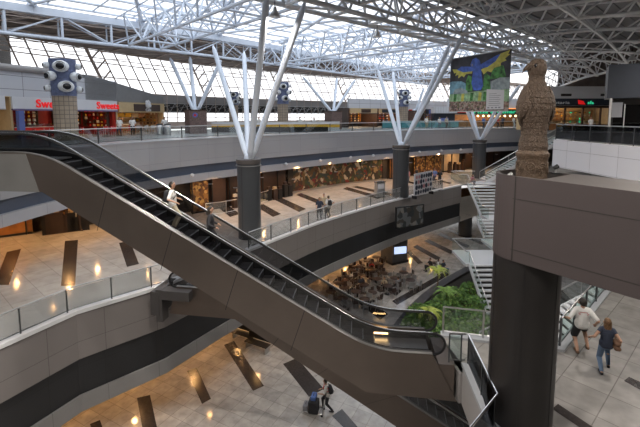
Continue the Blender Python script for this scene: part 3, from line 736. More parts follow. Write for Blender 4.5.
landing(t, 16.4, 22.0, 46.6, 49.6, MID, [((16.4, 49.6), (16.4, 46.7)), ((16.4, 46.7), (17.4, 46.6)), ((16.4, 49.6), (19.4, 49.6))])
flight(t, 17.4, 21.4, 46.6, MID, 42.2, -10.6, 10)
landing(t, 17.4, 21.6, 40.4, 42.2, -10.6, [((17.4, 42.2), (17.4, 40.4))])
flight(t, 16.2, 19.0, 40.4, -10.6, 38.2, -11.95, 6)
landing(t, 11.9, 19.0, 31.6, 35.0, -12.0, [((11.9, 35.0), (11.9, 31.6)), ((11.9, 35.0), (16.0, 35.0)), ((11.9, 31.6), (12.2, 31.6))])
landing(t, 15.8, 19.0, 35.0, 38.2, -12.0, [((15.8, 38.2), (15.8, 35.0))])
flight(t, 12.2, 15.8, 31.6, -12.0, 27.4, GND, 11)
flight(t, 47.8, 49.6, 20.0, MID, 30.6, TOP, 30, 'x')
# second white stair beyond the slanting railing
t = thing('staircase', 'white treads of a stair seen through the slanting railing beside the walkers', 'staircase', (0, 0, 0))
flight(t, 17.5, 20.5, 16.6, MID-.2, 8.6, -12.6, 24, 'x')
# ---------------------------------------------------------------- carved bird statue on the parapet
def carved(name, c1, c2, sc):
    m = mat(name, c1, .7, var=0); n = m.node_tree.nodes; l = m.node_tree.links; b = n['Principled BSDF']; tc = n['Texture Coordinate']
    w_ = n.new('ShaderNodeTexVoronoi'); w_.inputs['Scale'].default_value = sc; w_.feature = 'F1'
    l.new(tc.outputs['Object'], w_.inputs['Vector'])
    r = n.new('ShaderNodeMix'); r.data_type = 'RGBA'; r.inputs[6].default_value = (*c2, 1); r.inputs[7].default_value = (*c1, 1)
    nz = n.new('ShaderNodeTexNoise'); nz.inputs['Scale'].default_value = 9; nz.inputs['Detail'].default_value = 6; l.new(tc.outputs['Object'], nz.inputs['Vector'])
    l.new(nz.outputs['Fac'], r.inputs[0]); l.new(r.outputs[2], b.inputs['Base Color'])
    bp = n.new('ShaderNodeBump'); bp.inputs['Strength'].default_value = .9; bp.inputs['Distance'].default_value = .02
    l.new(w_.outputs['Distance'], bp.inputs['Height']); l.new(bp.outputs[0], b.inputs['Normal'])
    return m
M['carved'] = carved('carved_clay', (.088, .055, .034), (.030, .019, .012), 26)
M['carved2'] = carved('carved_drum_clay', (.115, .072, .042), (.042, .027, .017), 18)
st = thing('bird_statue', 'tall carved brown bird statue standing on the round-ended taupe parapet', 'statue', (c0.x+.0, c0.y+.0, zt_-.215))
SC = .85
st.scale = (.84, .84, 1.02)
def ring(prof): return [(r*SC, z*SC) for r, z in prof]
def scal(nr_, h_, amp):           # overlapping feather scales
    def fn(a, z):
        row = z/(h_*SC); k = math.floor(row); f = row-k; x = (a/(2*PI)*nr_+.5*(k % 2)) % 1
        tip = abs(x-.5)*2; edge_ = .30+.7*tip*tip
        return 1+amp*((1-f)*.9 if f > .0 else 0)*(1-tip*tip*.5)-amp*.6*(1 if tip > .86 else 0)
    return fn
MB().lathe(ring([(.50, 0), (.52, .04), (.50, .1), (.48, .2), (.47, .62), (.49, .72), (.52, .76), (.52, .84), (.47, .88), (.45, .92)]), n=72, fn=lambda a, z: 1+.018*math.sin(8*a)*(.2 < z/SC < .62)).obj('carved_drum', M['carved2'], st, True)
for k in range(8):                # rosettes round the drum
    a = 2*PI*k/8+.2; b = MB(); cc = Vector((math.cos(a)*.475*SC, math.sin(a)*.475*SC, .42*SC)); q = Vector((math.cos(a), math.sin(a), 0)).to_track_quat('Z', 'Y').to_matrix()
    for rr, th in ((.16, .02), (.10, .02), (.04, .03)): b.sweep([cc+q @ Vector((math.cos(t)*rr*SC, math.sin(t)*rr*SC, 0)) for t in [2*PI*j/16 for j in range(16)]], th*SC, 5, up=tuple(q @ Vector((0, 0, 1))), closed=True)
    b.obj('rosette', M['carved2'], st, True)
body = [(.44, .9), (.455, 1.0), (.44, 1.15), (.40, 1.35), (.40, 1.55), (.44, 1.75), (.50, 1.95), (.53, 2.15), (.51, 2.35), (.44, 2.52), (.34, 2.68), (.27, 2.82), (.245, 2.95), (.26, 3.05)]
pf = smooth([(r, z) for r, z in body], 12)
MB().lathe([(r*SC, z*SC) for r, z in pf], n=120, sx=1.0, sy=.92, fn=scal(18, .17, .055)).obj('body', M['carved'], st, True)
hd = MB(); hd.lathe([(r*SC, z*SC) for r, z in smooth([(.255, 3.0), (.285, 3.1), (.285, 3.22), (.25, 3.34), (.17, 3.42), (.03, 3.45)], 6)], n=60, fn=scal(20, .06, .03))
hd.obj('head', M['carved'], st, True)
bk = MB(); pts = [(-.15, 3.21, .145), (-.28, 3.23, .11), (-.40, 3.20, .075), (-.49, 3.13, .045), (-.535, 3.05, .015)]
vs = []; 
for x, z, r in pts: vs += [(x*SC, -.06*SC+math.cos(2*PI*k/12)*r*SC*.7, z*SC+math.sin(2*PI*k/12)*r*SC) for k in range(12)]
bk.add(vs, [(i*12+k, i*12+(k+1) % 12, (i+1)*12+(k+1) % 12, (i+1)*12+k) for i in range(4) for k in range(12)]+[tuple(range(48, 60))])
bk.obj('beak', M['carved'], st, True)
for sy in (-1, 1): MB().ball((-.17*SC, sy*.19*SC-.02, 3.24*SC), .055*SC, 12).obj('eye', M['pupil'], st, True)
for sx_ in (-1, 1):
    b = MB(); N1, N2 = 40, 28; vs = []          # folded wing wrapping the flank
    for i in range(N1+1):
        t = i/N1; z = 2.70-1.22*t; wv = .30*math.sin(PI*min(1, t*1.15+.12))**.7 if t < .93 else .30*(1-t)/.07*.4; wv = max(wv, .02)
        rr = .03+.545*(math.sin(PI*(.30+.55*(1-t))) ** .5) if t < .9 else .5
        for j in range(N2+1):
            s_ = j/N2*2-1; a = s_*wv*2.6; row = (t*9) % 1; 
            R_ = rr*.84+.12*(1-s_*s_)*math.sin(PI*min(1, t*1.05+.05))+.018*(1-row)+.008*math.cos(j*PI/3.5)
            vs.append((sx_*math.cos(a)*R_*SC, math.sin(a)*R_*SC*.92-.03*SC, z*SC))
    b.add(vs, [(i*(N2+1)+j, i*(N2+1)+j+1, (i+1)*(N2+1)+j+1, (i+1)*(N2+1)+j) for i in range(N1) for j in range(N2)])
    o = b.obj('wing', M['carved'], st, True); so = o.modifiers.new('s', 'SOLIDIFY'); so.thickness = .05; so.offset = 0
for k, (px, py) in enumerate(((514, 171), (554, 175))):
    x, y = Z(px, py+4, zt_+.05) if k == 0 else (c0.x+.52, c0.y-.12)
    if k == 0: x, y = c0.x-.48, c0.y+.1
    s_ = thing('floor_spotlight', ('small black and silver spotlight in the pocket left of the bird statue', 'small dark spotlight on the parapet right of the bird statue')[k], 'spotlight', (x, y, zt_-.22 if k == 0 else zt_))
    MB().box((0, 0, .02), (.14, .12, .04)).obj('base', M['blackm'], s_); MB().tube((0, 0, .04), (0, 0, .16), .02, 8).obj('bracket', M['steel2'], s_); MB().tube((-.04, 0, .15), (.05, 0, .2), .045, 12, r2=.055).obj('lamp_head', M['steel2' if k == 0 else 'blackm'], s_, True)
# ---------------------------------------------------------------- hanging banner
bl, br = D(450, 87, 35.5), D(510, 80, 30.2)
A = Vector((bl[0], 35.5, 0)); B = Vector((br[0], 30.2, 0)); wv = B-A; Wd = wv.length; ex = wv.normalized(); H = 4.55; z0_ = .38
t = thing('hanging_banner', 'large hanging banner picturing a blue macaw with spread yellow wings', 'banner', (A.x, A.y, z0_), math.atan2(ex.y, ex.x))
def tex_paint(name, cols, sc):
    m = mat(name, cols[0], .6, var=0); n = m.node_tree.nodes; l = m.node_tree.links; b = n['Principled BSDF']; tc = n['Texture Coordinate']
    v = n.new('ShaderNodeTexVoronoi'); v.inputs['Scale'].default_value = sc; l.new(tc.outputs['Object'], v.inputs['Vector'])
    r = n.new('ShaderNodeValToRGB'); r.color_ramp.interpolation = 'CONSTANT'
    while len(r.color_ramp.elements) < len(cols): r.color_ramp.elements.new(.5)
    for k, c in enumerate(cols): e = r.color_ramp.elements[k]; e.position = k/len(cols); e.color = (*c, 1)
    sp = n.new('ShaderNodeSeparateColor'); l.new(v.outputs['Color'], sp.inputs[0]); l.new(sp.outputs[0], r.inputs[0]); l.new(r.outputs[0], b.inputs['Base Color']); return m
MB().box((Wd/2, 0, H/2), (Wd, .03, H)).obj('banner_cloth', mat('banner_night', (.035, .035, .045), .6, var=.5, vs=1.5), t)
def patch(pts, m, d=.022, name='printed_shape'):
    MB().add([(x*Wd, -d, z*H) for x, z in pts], [tuple(range(len(pts)))]).obj(name, m, t)
P_ = {k: mat('print_'+k, c, .6, var=v, vs=3) for k, c, v in (('green', (.30, .48, .27), .5), ('cyan', (.18, .36, .46), .4), ('grey', (.30, .36, .38), .4), ('leaf', (.06, .22, .05), .8), ('macaw', (.06, .13, .50), .4), ('yellow', (.55, .52, .10), .3), ('pink', (.40, .25, .24), .5), ('label', (.66, .66, .68), .02), ('ink', (.25, .25, .27), 0))}
P_['crowd'] = tex_paint('print_crowd', [(.20, .12, .10), (.35, .22, .18), (.10, .07, .06), (.40, .33, .28), (.16, .15, .08)], 7)
patch([(0, 0), (1, 0), (1, .16), (0, .2)], P_['crowd']); patch([(0, .19), (1, .15), (1, .36), (.55, .36), (0, .33)], P_['green'])
patch([(0, .33), (.3, .36), (.32, .5), (.22, .56), (.05, .57), (0, .56)], P_['cyan'], .025); patch([(.62, .36), (1, .36), (1, .55), (.85, .56), (.7, .5)], P_['grey'], .025)
patch([(.06, .33), (.1, .42), (.22, .44), (.33, .38), (.34, .33)], P_['grey'], .028)
patch([(.3, .36), (.42, .36), (.4, .62), (.34, .66), (.3, .55)], P_['leaf'], .026); patch([(.58, .36), (.72, .38), (.7, .6), (.62, .68)], P_['leaf'], .026); patch([(.7, .55), (.95, .55), (.9, .75), (.76, .8)], P_['leaf'], .024)
for k, c in enumerate((.08, .22, .38, .52, .6)): patch([(c, .19), (c+.05, .19), (c+.06, .33), (c+.01, .34)], P_['yellow'] if k % 2 else P_['leaf'], .027)
patch([(.40, .5), (.42, .72), (.37, .84), (.40, .93), (.46, .95), (.52, .9), (.55, .8), (.57, .62), (.6, .45), (.57, .38), (.5, .37), (.44, .38)], P_['macaw'], .034, 'macaw_body')
patch([(.42, .72), (.41, .8), (.2, .83), (.13, .78), (.25, .72)], P_['macaw'], .032, 'macaw_wing'); patch([(.41, .73), (.25, .73), (.13, .79), (.04, .80), (.08, .72), (.12, .73), (.1, .67), (.16, .69), (.16, .62), (.22, .66), (.26, .63), (.3, .68), (.4, .68)], P_['yellow'], .030, 'wing_feathers')
patch([(.53, .74), (.54, .82), (.78, .93), (.85, .95), (.78, .84), (.66, .76)], P_['macaw'], .032, 'macaw_wing'); patch([(.55, .73), (.66, .77), (.78, .86), (.84, .95), (.99, .99), (.96, .93), (.99, .92), (.92, .86), (.94, .83), (.86, .80), (.86, .75), (.76, .73), (.72, .66), (.66, .69), (.6, .64)], P_['yellow'], .030, 'wing_feathers')
patch([(.39, .86), (.41, .84), (.415, .80), (.39, .82)], P_['ink'], .036, 'macaw_beak')
patch([(.66, .03), (.93, .03), (.93, .35), (.66, .38)], P_['label'], .04, 'text_panel')
for k in range(7):
    w0 = (.16 if k else .12); patch([(.70, .30-k*.033), (.70+w0+.02*(k % 2), .30-k*.033), (.70+w0+.02*(k % 2), .292-k*.033), (.70, .292-k*.033)], P_['ink'], .042, 'text_line')
for x in (.70, .76, .82, .87): patch([(x-.02, .05), (x+.015, .05), (x+.015, .07), (x-.02, .07)], P_['ink'], .042, 'text_line')
for x in (.02, .98): MB().tube((x*Wd, 0, H), (x*Wd, 0, H+2.0), .015, 5).obj('suspension_wire', M['steel2'], t)
MB().tube((0, 0, H), (Wd, 0, H), .04, 8).obj('top_bar', M['steel2'], t); MB().tube((0, 0, 0), (Wd, 0, 0), .035, 8).obj('bottom_bar', M['steel2'], t)
# ---------------------------------------------------------------- bell lamps under the ring truss
def bell(x, y, z, label, s=1.0, en=0):
    t = thing('hall_lamp', label, 'lamp', (x, y, z))
    MB().lathe([(.34*s, 0), (.32*s, .08*s), (.20*s, .30*s), (.12*s, .42*s), (.10*s, .58*s), (.04*s, .62*s)], n=20).obj('lamp_shade', M['steel2'], t, True)
    MB().tube((0, 0, .6*s), (0, 0, 1.3*s), .02, 6).obj('rod', M['blackm'], t)
    MB().lathe([(.26*s, .02), (.26*s, .03)], n=16).obj('lamp_disc', M['cream'], t)
    if en:
        l = bpy.data.lights.new('hall_lamp_light', 'AREA'); l.shape = 'DISK'; l.size = .5*s; l.energy = en; l.color = (1, .93, .85)
        o = bpy.data.objects.new('hall_lamp_light', l); o.location = (x, y, z-.02); C.objects.link(o)
y = 22.5; x, z = D(275, 17, y); bell(x, y, z, 'bell-shaped lamp hanging from the dark truss between the long struts', .9, 200)
y = 29; x, z = D(377, 37, y); bell(x, y, z, 'bell-shaped lamp hanging from the dark truss above the middle of the skylight', .9, 200)
for k, (x, y) in enumerate(((-9, 4), (0, 6), (9, 5), (-4, 13), (14, 14), (22, 22), (26, 34), (4, -3), (-13, -2))): bell(x, y, 4.6, 'bell-shaped hall lamp added as fill light under the opaque roof', 1.0, 800)  # extra lamps added as fill to brighten the hall, mostly out of view
for o in C.objects:
    if o.name.startswith('hall_lamp') and o.get('label', '').startswith('bell-shaped hall lamp'): o['group'] = 'added fill lamps under the opaque roof'
# globes along the upper fascia
for k, (px, py) in enumerate(((191, 177), (285, 165), (320, 161), (350, 158), (372, 155), (419, 154), (441, 152), (460, 151))):
    best = min(along(E_TOP, .2), key=lambda q: abs(CX+FPX*q[0][0]/q[0][1]-px))[0]
    t = thing('globe_lamp', 'small white globe on the pale strip, ' + ('above the café terrace wall', 'above the left end of the mural', 'second along the mural', 'third along the mural', 'fourth along the mural', 'above the poster board', 'between the poster board and the stair', 'nearest the staircase landing')[k], 'lamp', (best[0]+.1, best[1]-.22, -4.62), 0)
    MB().ball((0, 0, 0), .16, 14).obj('globe', M['white'], t, True); MB().box((0, .1, 0), (.08, .2, .08)).obj('wall_bracket', M['steel2'], t)
# downlights recessed in the soffits
def downlight(x, y, z, en, lab, grp, col=(1, .52, .19)):
    t = thing('ceiling_downlight', lab, 'lamp', (x, y, z), 0, grp)
    MB().lathe([(.11, -.004), (.17, -.004), (.17, -.02), (.11, -.02), (.11, -.004)], n=14).obj('trim_ring', M['steel2'], t)
    disk(x, y, z-.012, en, col, .10)
for d in (1.6, 4.2, 6.8):
    for (x, y) in inside_off(BACK, -d, 4.6 if d < 6 else 5.5, 1+d):
        if y < 62 and -26 < x < 24: downlight(x, y, -5.0, 48 if d < 6 else 14, 'round recessed downlight in the middle gallery soffit', 'downlights over the middle gallery')
for d in (1.2, 4.5, 8):
    for (x, y) in inside_off(E_MID, d, 4.2, 2+d*.6):
        if y < 50 and x < 20: downlight(x, y, -12.2, 42 if d > 2 else 12, 'round recessed downlight in the ground floor soffit', 'downlights over the ground floor')
# ---------------------------------------------------------------- people
def capsule(b, p, q, r1, r2, n=10):
    p, q = Vector(p), Vector(q); d = q-p
    if d.length < 1e-5: d = Vector((0, 0, 1e-3))
    L = d.length; d.normalize(); u = d.orthogonal().normalized(); w = d.cross(u); vs = []; prof = []
    for k in range(4): a = PI/2*(k+.001)/4; prof.append((-math.cos(a)*r1, math.sin(a)*r1))
    prof += [(0, r1), (L, r2)]
    for k in range(1, 5): a = PI/2*k/4.001; prof.append((L+math.sin(a)*r2, math.cos(a)*r2))
    for t, r in prof: vs += [p+d*t+(u*math.cos(2*PI*i/n)+w*math.sin(2*PI*i/n))*max(r, 1e-4) for i in range(n)]
    N = len(prof)
    b.add(vs, [(i*n+k, i*n+(k+1) % n, (i+1)*n+(k+1) % n, (i+1)*n+k) for i in range(N-1) for k in range(n)]+[tuple(range(n))[::-1], tuple(range((N-1)*n, N*n))])
def ik(a, c, l1, l2, bend):
    a, c = Vector(a), Vector(c); d = c-a; L = min(d.length, (l1+l2)*.999); d.normalize(); c = a+d*L
    x = (l1*l1-l2*l2+L*L)/(2*L); h = math.sqrt(max(l1*l1-x*x, 0)); bd = Vector(bend); bd = (bd-d*bd.dot(d))
    if bd.length < 1e-4: bd = d.orthogonal()
    return a+d*x+bd.normalized()*h, c
def remesh(b, name, m, parent, vox, rem=True):
    me = b.mesh(name, m); o = bpy.data.objects.new(name, me); C.objects.link(o)
    r = o.modifiers.new('r', 'REMESH'); r.mode = 'VOXEL'; r.voxel_size = vox
    s = o.modifiers.new('s', 'SMOOTH'); s.factor = .5; s.iterations = 3
    dg = bpy.context.evaluated_depsgraph_get(); dg.update(); me2 = bpy.data.meshes.new_from_object(o.evaluated_get(dg))
    me2.polygons.foreach_set('use_smooth', [True]*len(me2.polygons)); me2.materials.clear(); me2.materials.append(m)
    o.modifiers.clear(); o.data = me2; o.parent = parent; return o
SKIN = mat('skin_tan', (.42, .24, .16), .6, var=.04); SKIN2 = mat('skin_brown', (.26, .14, .09), .6, var=.04)
HAIR = mat('hair_dark', (.02, .014, .01), .6, var=.3, vs=30); HAIR2 = mat('hair_brown', (.16, .085, .04), .6, var=.5, vs=30)
CL = {k: mat('cloth_'+k, c, .85, var=.08, vs=8) for k, c in dict(white=(.66, .65, .63), black=(.022, .022, .026), navy=(.035, .045, .075), jeans=(.10, .15, .23), grey=(.22, .22, .24), beige=(.45, .38, .27), red=(.45, .04, .04), blue=(.10, .17, .42), brown=(.16, .085, .05), green=(.12, .20, .12), pink=(.5, .25, .28)).items()}
def person(label, loc, rz, h=1.72, sit=False, feet=((.10, .0, 0), (-.10, .0, 0)), hands=None, lean=0., head=(0, 0), shirt='white', trouser='navy', short=False, sleeve=.55, hair=HAIR, long_hair=False,
           skin=SKIN, vox=.02, shoe='black', extra=None, cat='person', bend=0., group=None, female=False, name='person', fat=1.1):
    """local frame: faces +y, x to its right"""
    t = thing(name, label, cat, loc, rz, group); S = h/1.75
    v = lambda x, y, z: Vector((x*S, y*S, z*S))
    hz = .50 if sit else .93-bend*.10
    def up(x, y, z): # torso point leaned forward about the hips
        zz = z-.93; return v(x, y+zz*math.sin(lean), hz+zz*math.cos(lean))
    shw = .165 if female else .19
    neck = up(0, -.01, 1.47); hc = neck+v(0, .03+math.sin(lean)*.08, .155)
    b = MB(); r = lambda q: q*S*fat
    # trunk
    def trunk(b, g=0.0, lo=.88):
        capsule(b, up(-.06, 0, .95), up(.06, 0, .95), r(.115+g), r(.115+g)); capsule(b, up(-.045, 0, 1.10), up(.045, 0, 1.10), r(.10+g), r(.10+g))
        capsule(b, up(0, 0, .98), up(0, 0, 1.22), r(.13+g*.8), r(.13+g*.8)); capsule(b, up(-.075, 0, 1.27), up(.075, 0, 1.27), r(.11+g), r(.11+g))
        capsule(b, up(-shw+.05, -.01, 1.40), up(shw-.05, -.01, 1.40), r(.062+g), r(.062+g)); capsule(b, up(-.08, 0, 1.34), up(.08, 0, 1.34), r(.095+g), r(.095+g))
    trunk(b)
    capsule(b, up(0, -.01, 1.40), neck+v(0, 0, .07), r(.056), r(.052))
    hd = math.sin(head[0]), math.cos(head[0])
    capsule(b, hc+v(0, -.012, .02), hc+v(0, .01, .035), r(.088), r(.085)); capsule(b, hc+v(0, .012, .0), hc+v(hd[0]*.035, hd[1]*.035, -.075), r(.075), r(.045))
    fy = Vector((hd[0], hd[1], 0)); fx = Vector((hd[1], -hd[0], 0))
    capsule(b, hc+fy*r(.088)+v(0, 0, .015), hc+fy*r(.108)+v(0, 0, -.018), r(.010), r(.014), 8)
    for sx in (-1, 1): capsule(b, hc+fx*sx*r(.088)+v(0, 0, .015), hc+fx*sx*r(.092)+v(0, 0, -.02), r(.016), r(.012), 8)
    # legs
    legs = []
    for sx, f in ((1, feet[0]), (-1, feet[1])):
        hip = v(sx*.09, 0, hz-.02); ank = v(f[0], f[1]-.03, f[2]+.085)
        kn, ank = ik(hip, ank, r(.44), r(.42), (sx*.05, 1, .15))
        toe = ank+Vector((sx*.02*S, .16*S, -.05*S)); legs.append((hip, kn, ank, toe))
        capsule(b, hip, kn, r(.085), r(.058)); capsule(b, kn, ank, r(.058), r(.036)); capsule(b, kn.lerp(ank, .28)+v(0, -.015, 0), kn.lerp(ank, .4)+v(0, -.012, 0), r(.055), r(.048))
        capsule(b, ank+v(0, -.03, -.045), toe, r(.036), r(.030))
    arms = []
    hands = hands or ((.25, .06, .82), (-.25, .06, .82))
    for sx, hnd in ((1, hands[0]), (-1, hands[1])):
        sh = up(sx*shw, -.01, 1.40); tgt = Vector(hnd)*S
        el, wr = ik(sh, tgt, r(.30), r(.26), (sx*.5, -1, -.3)); arms.append((sh, el, wr))
        capsule(b, sh, el, r(.050), r(.038)); capsule(b, el, wr, r(.039), r(.026))
        d = (wr-el).normalized(); side = d.cross(Vector((0, 0, 1)));
        if side.length < .2: side = Vector((0, 1, 0))*1.0
        side.normalize(); nrm = side.cross(d)
        pm = wr+d*r(.05); capsule(b, wr, pm, r(.026), r(.030), 8)
        for k in range(4):      # four fingers, each bent, and a thumb from the side of the palm
            o = pm+side*r(-.027+.018*k)+d*r(.02); ln = (.036, .043, .040, .031)[k]
            e1 = o+d*r(ln)-nrm*r(.010); e2 = e1+d*r(ln*.6)-nrm*r(.022); fr = max(.0085, vox*.55/S)
            capsule(b, o, e1, r(fr), r(fr*.95), 6); capsule(b, e1, e2, r(fr*.95), r(fr*.85), 6)
        th = wr+d*r(.025)-side*r(.025); capsule(b, th, th-side*r(.028)+d*r(.025), r(max(.010, vox*.55/S)), r(max(.009, vox*.5/S)), 6)
        capsule(b, th-side*r(.028)+d*r(.025), th-side*r(.03)+d*r(.05)-nrm*r(.01), r(max(.009, vox*.5/S)), r(max(.008, vox*.5/S)), 6)
    remesh(b, 'body', skin, t, vox)
    for sx in (-1, 1): MB().ball(hc+fy*r(.083)+fx*sx*r(.032)+v(0, 0, .018), r(.012), 8).obj('eye', M['pupil'], t, True)
    MB().ball(hc+fy*r(.083)+v(0, 0, -.055), r(.022), 8, sc=(1, .4, .3)).obj('mouth', CL['pink'], t, True)
    # clothes
    c = MB(); trunk(c, .014)
    for sh, el, wr in arms:
        capsule(c, sh, sh.lerp(el, min(1, sleeve*1.4)), r(.064), r(.058 if sleeve < .8 else .05))
        if sleeve > .8: capsule(c, el, el.lerp(wr, .92), r(.050), r(.036))
    capsule(c, up(-.06, 0, .90), up(.06, 0, .90), r(.127), r(.127))
    remesh(c, 'shirt', CL[shirt], t, vox)
    c = MB(); capsule(c, v(-.06, 0, hz-.0), v(.06, 0, hz-.0), r(.125), r(.125))
    for hip, kn, ank, toe in legs:
        if short: capsule(c, hip, hip.lerp(kn, .92), r(.102), r(.090))
        else: capsule(c, hip, kn, r(.098), r(.070)); capsule(c, kn, ank.lerp(kn, .06), r(.070), r(.050))
    remesh(c, 'shorts' if short else 'trousers', CL[trouser], t, vox)
    for hip, kn, ank, toe in legs: 
        c = MB(); capsule(c, ank+v(0, -.035, -.05), toe+v(0, .01, -.002), r(.042), r(.036)); remesh(c, 'shoe', CL[shoe], t, min(vox, .015))
    c = MB(); capsule(c, hc+v(0, -.03, .03), hc+v(0, -.012, .055), r(.094), r(.088)); capsule(c, hc+v(0, -.045, -.01), hc+v(0, -.04, .02), r(.075), r(.08))
    if long_hair:
        for k in (-1, 0, 1): capsule(c, hc+v(k*.04, -.05, .0), hc+v(k*.065, -.075, -.25), r(.062), r(.045))
    remesh(c, 'hair', hair, t, vox)
    t['_x'] = 1; del t['_x']
    t_info = dict(hc=hc, arms=arms, legs=legs, up=up, v=v, r=r, t=t, neck=neck)
    if extra: extra(t_info)
    return t
def backpack(info, m='black'):
    t, up, r = info['t'], info['up'], info['r']; c = MB()
    a, d = up(0, -.20, 1.12), up(0, -.19, 1.36)
    for x in (-.08, 0, .08): capsule(c, a+Vector((x, 0, 0)), d+Vector((x*.8, 0, 0)), r(.10), r(.085))
    capsule(c, up(-.07, -.28, 1.10), up(.07, -.28, 1.10), r(.06), r(.06))
    remesh(c, 'backpack', CL[m], t, .02)
    for sx in (-1, 1):
        MB().sweep([up(sx*.11, -.14, 1.40), up(sx*.12, -.02, 1.475), up(sx*.12, .10, 1.40), up(sx*.13, .125, 1.25), up(sx*.14, .04, 1.12), up(sx*.12, -.12, 1.08)], r(.018), 6).obj('strap', CL[m], t, True)
# --- the couple on the near walkway
fx_, fy_ = Z(583, 352, MID)
def shirt_print(i):
    up, r, t = i['up'], i['r'], i['t']
    for k, (w, z) in enumerate(((.09, 1.36), (.12, 1.325), (.10, 1.29))): MB().box(up(0, -.137-(.004*k), z), (r(2*w), .006, r(.012))).obj('print_line', CL['red'], t)
person('man in white T-shirt and black shorts walking hand in hand with a woman', (fx_-.02, fy_+.12, MID), R(-18), 1.78, feet=((.26, .20, .0), (-.14, -.20, .02)), hands=((.40, .02, .96), (-.40, .16, 1.0)), fat=1.28,
       shirt='white', trouser='black', short=True, sleeve=.6, vox=.011, shoe='brown', lean=.06, extra=shirt_print)
fx2, fy2 = Z(606, 372, MID)
def handbag(i):
    t, up, r = i['t'], i['up'], i['r']; c = MB()
    a = up(.24, -.12, .93); 
    for x in (-.03, .03): capsule(c, a+Vector((x, -.12, 0)), a+Vector((x, .10, 0)), .07, .07); capsule(c, a+Vector((x, -.12, .14)), a+Vector((x, .10, .14)), .06, .06)
    remesh(c, 'handbag', CL['brown'], t, .014)
    MB().sweep([a+Vector((0, -.14, .16)), up(.20, -.08, 1.28), up(.13, -.02, 1.465), up(.18, .08, 1.30), a+Vector((0, .12, .16))], .013, 6).obj('strap', CL['brown'], t, True)
    capsule_ = MB(); 
person('woman with long brown hair, blue jeans and brown shoulder bag beside the man in shorts', (fx2+.02, fy2+.1, MID), R(-22), 1.66, feet=((.16, .26, .0), (-.16, -.30, .03)), hands=((.30, -.10, .92), (-.42, .10, 1.02)), fat=1.18,
       shirt='navy', trouser='jeans', sleeve=.2, vox=.011, shoe='black', hair=HAIR2, long_hair=True, female=True, lean=.06, extra=handbag)
# --- on the escalator
def esc_z(x): return -2.38-(x+7.36)*.578
x = -5.2; person('man in a white shirt with a black backpack riding down the long escalator', (x, 13.85, esc_z(x)-.33), R(-75), 1.66, feet=((.1, .10, 0), (-.1, -.02, 0)), hands=((.42, .16, 1.06), (-.36, .20, 1.05)),
       shirt='white', trouser='beige', sleeve=.6, vox=.013, extra=backpack)
x = -3.85; person('woman in dark clothes riding the long escalator below the man with the backpack', (x, 13.75, esc_z(x)-.33), R(-80), 1.58, feet=((.1, .10, 0), (-.1, -.02, 0)), hands=((.30, .22, 1.0), (-.26, .25, 1.0)),
       shirt='black', trouser='black', sleeve=.95, vox=.014, hair=HAIR, long_hair=True, female=True)
# --- the three by the far gallery railing
x, y = Z(317.5, 221, MID); person('man in a dark shirt at the gallery railing, left of the man with rucksack', (x+.15, y+.45, MID), R(170), 1.72, feet=((.12, .05, 0), (-.12, 0, 0)), hands=((.22, .12, .98), (-.22, .12, .98)), shirt='navy', trouser='black', vox=.022)
person('man in a pale shirt with a dark rucksack standing at the far gallery railing', (x+.88, y+.95, MID), R(30), 1.74, feet=((.15, .1, 0), (-.12, -.12, 0)), hands=((.40, .05, 1.12), (-.22, .2, 1.05)), shirt='white', trouser='black', vox=.022, lean=.12, extra=backpack)
person('person in a cream top facing the two men at the far gallery railing', (x+.5, y+2.1, MID), R(175), 1.68, feet=((.12, .05, 0), (-.12, 0, 0)), hands=((.22, .12, .98), (-.22, .12, .98)), shirt='beige', trouser='grey', vox=.022)
# --- man on the left of the middle gallery
x, y = Z(82, 230, MID); person('man in black clothes walking on the golden floor at the far left gallery', (x, y, MID), R(60), 1.72, feet=((.14, .18, 0), (-.12, -.18, 0)), shirt='black', trouser='black', sleeve=.95, vox=.022)
# --- the traveller pushing a luggage trolley on the ground floor
x, y = Z(327, 412, GND)
def stripes(i):
    up, r, t = i['up'], i['r'], i['t']
    for k, z in enumerate((1.08, 1.17, 1.26, 1.35)): MB().box(up(0, -.0, z), (r(.30 if k else .25), r(.285), r(.022))).obj('shirt_stripe', CL['red' if k % 2 else 'black'], t)
    backpack(i)
person('woman in a striped top, black leggings and backpack pushing a luggage trolley', (x+.05, y+.12, GND), R(78), 1.66, feet=((.12, .30, 0), (-.10, -.24, .02)), hands=((.20, .42, 1.02), (-.20, .42, 1.02)), shirt='white', trouser='black', sleeve=.6, vox=.014, lean=.22, female=True, extra=stripes)
t = thing('luggage_trolley', 'silver airport trolley loaded with a dark suitcase and bags, pushed by the woman in stripes', 'trolley', (x-.95, y+.0, GND), R(78))
b = MB(); 
for sx in (-.27, .27): b.tube((sx, -.45, .12), (sx*.8, .5, .12), .018); b.tube((sx, -.45, .12), (sx, -.55, 1.0), .018)
for yy in (-.4, -.1, .2, .5): b.tube((-.26, yy, .12), (.26, yy, .12), .014)
b.obj('frame', M['steel2'], t); MB().tube((-.29, -.56, 1.0), (.29, -.56, 1.0), .025, 8).obj('handle_bar', M['blackm'], t, True)
for sx, yy in ((-.26, -.42), (.26, -.42), (0, .48)): MB().tube((sx-.02, yy, .06), (sx+.02, yy, .06), .06, 12).obj('wheel', M['black'], t, True)
t.location.x = x-.62; t.rotation_euler.z = R(78)
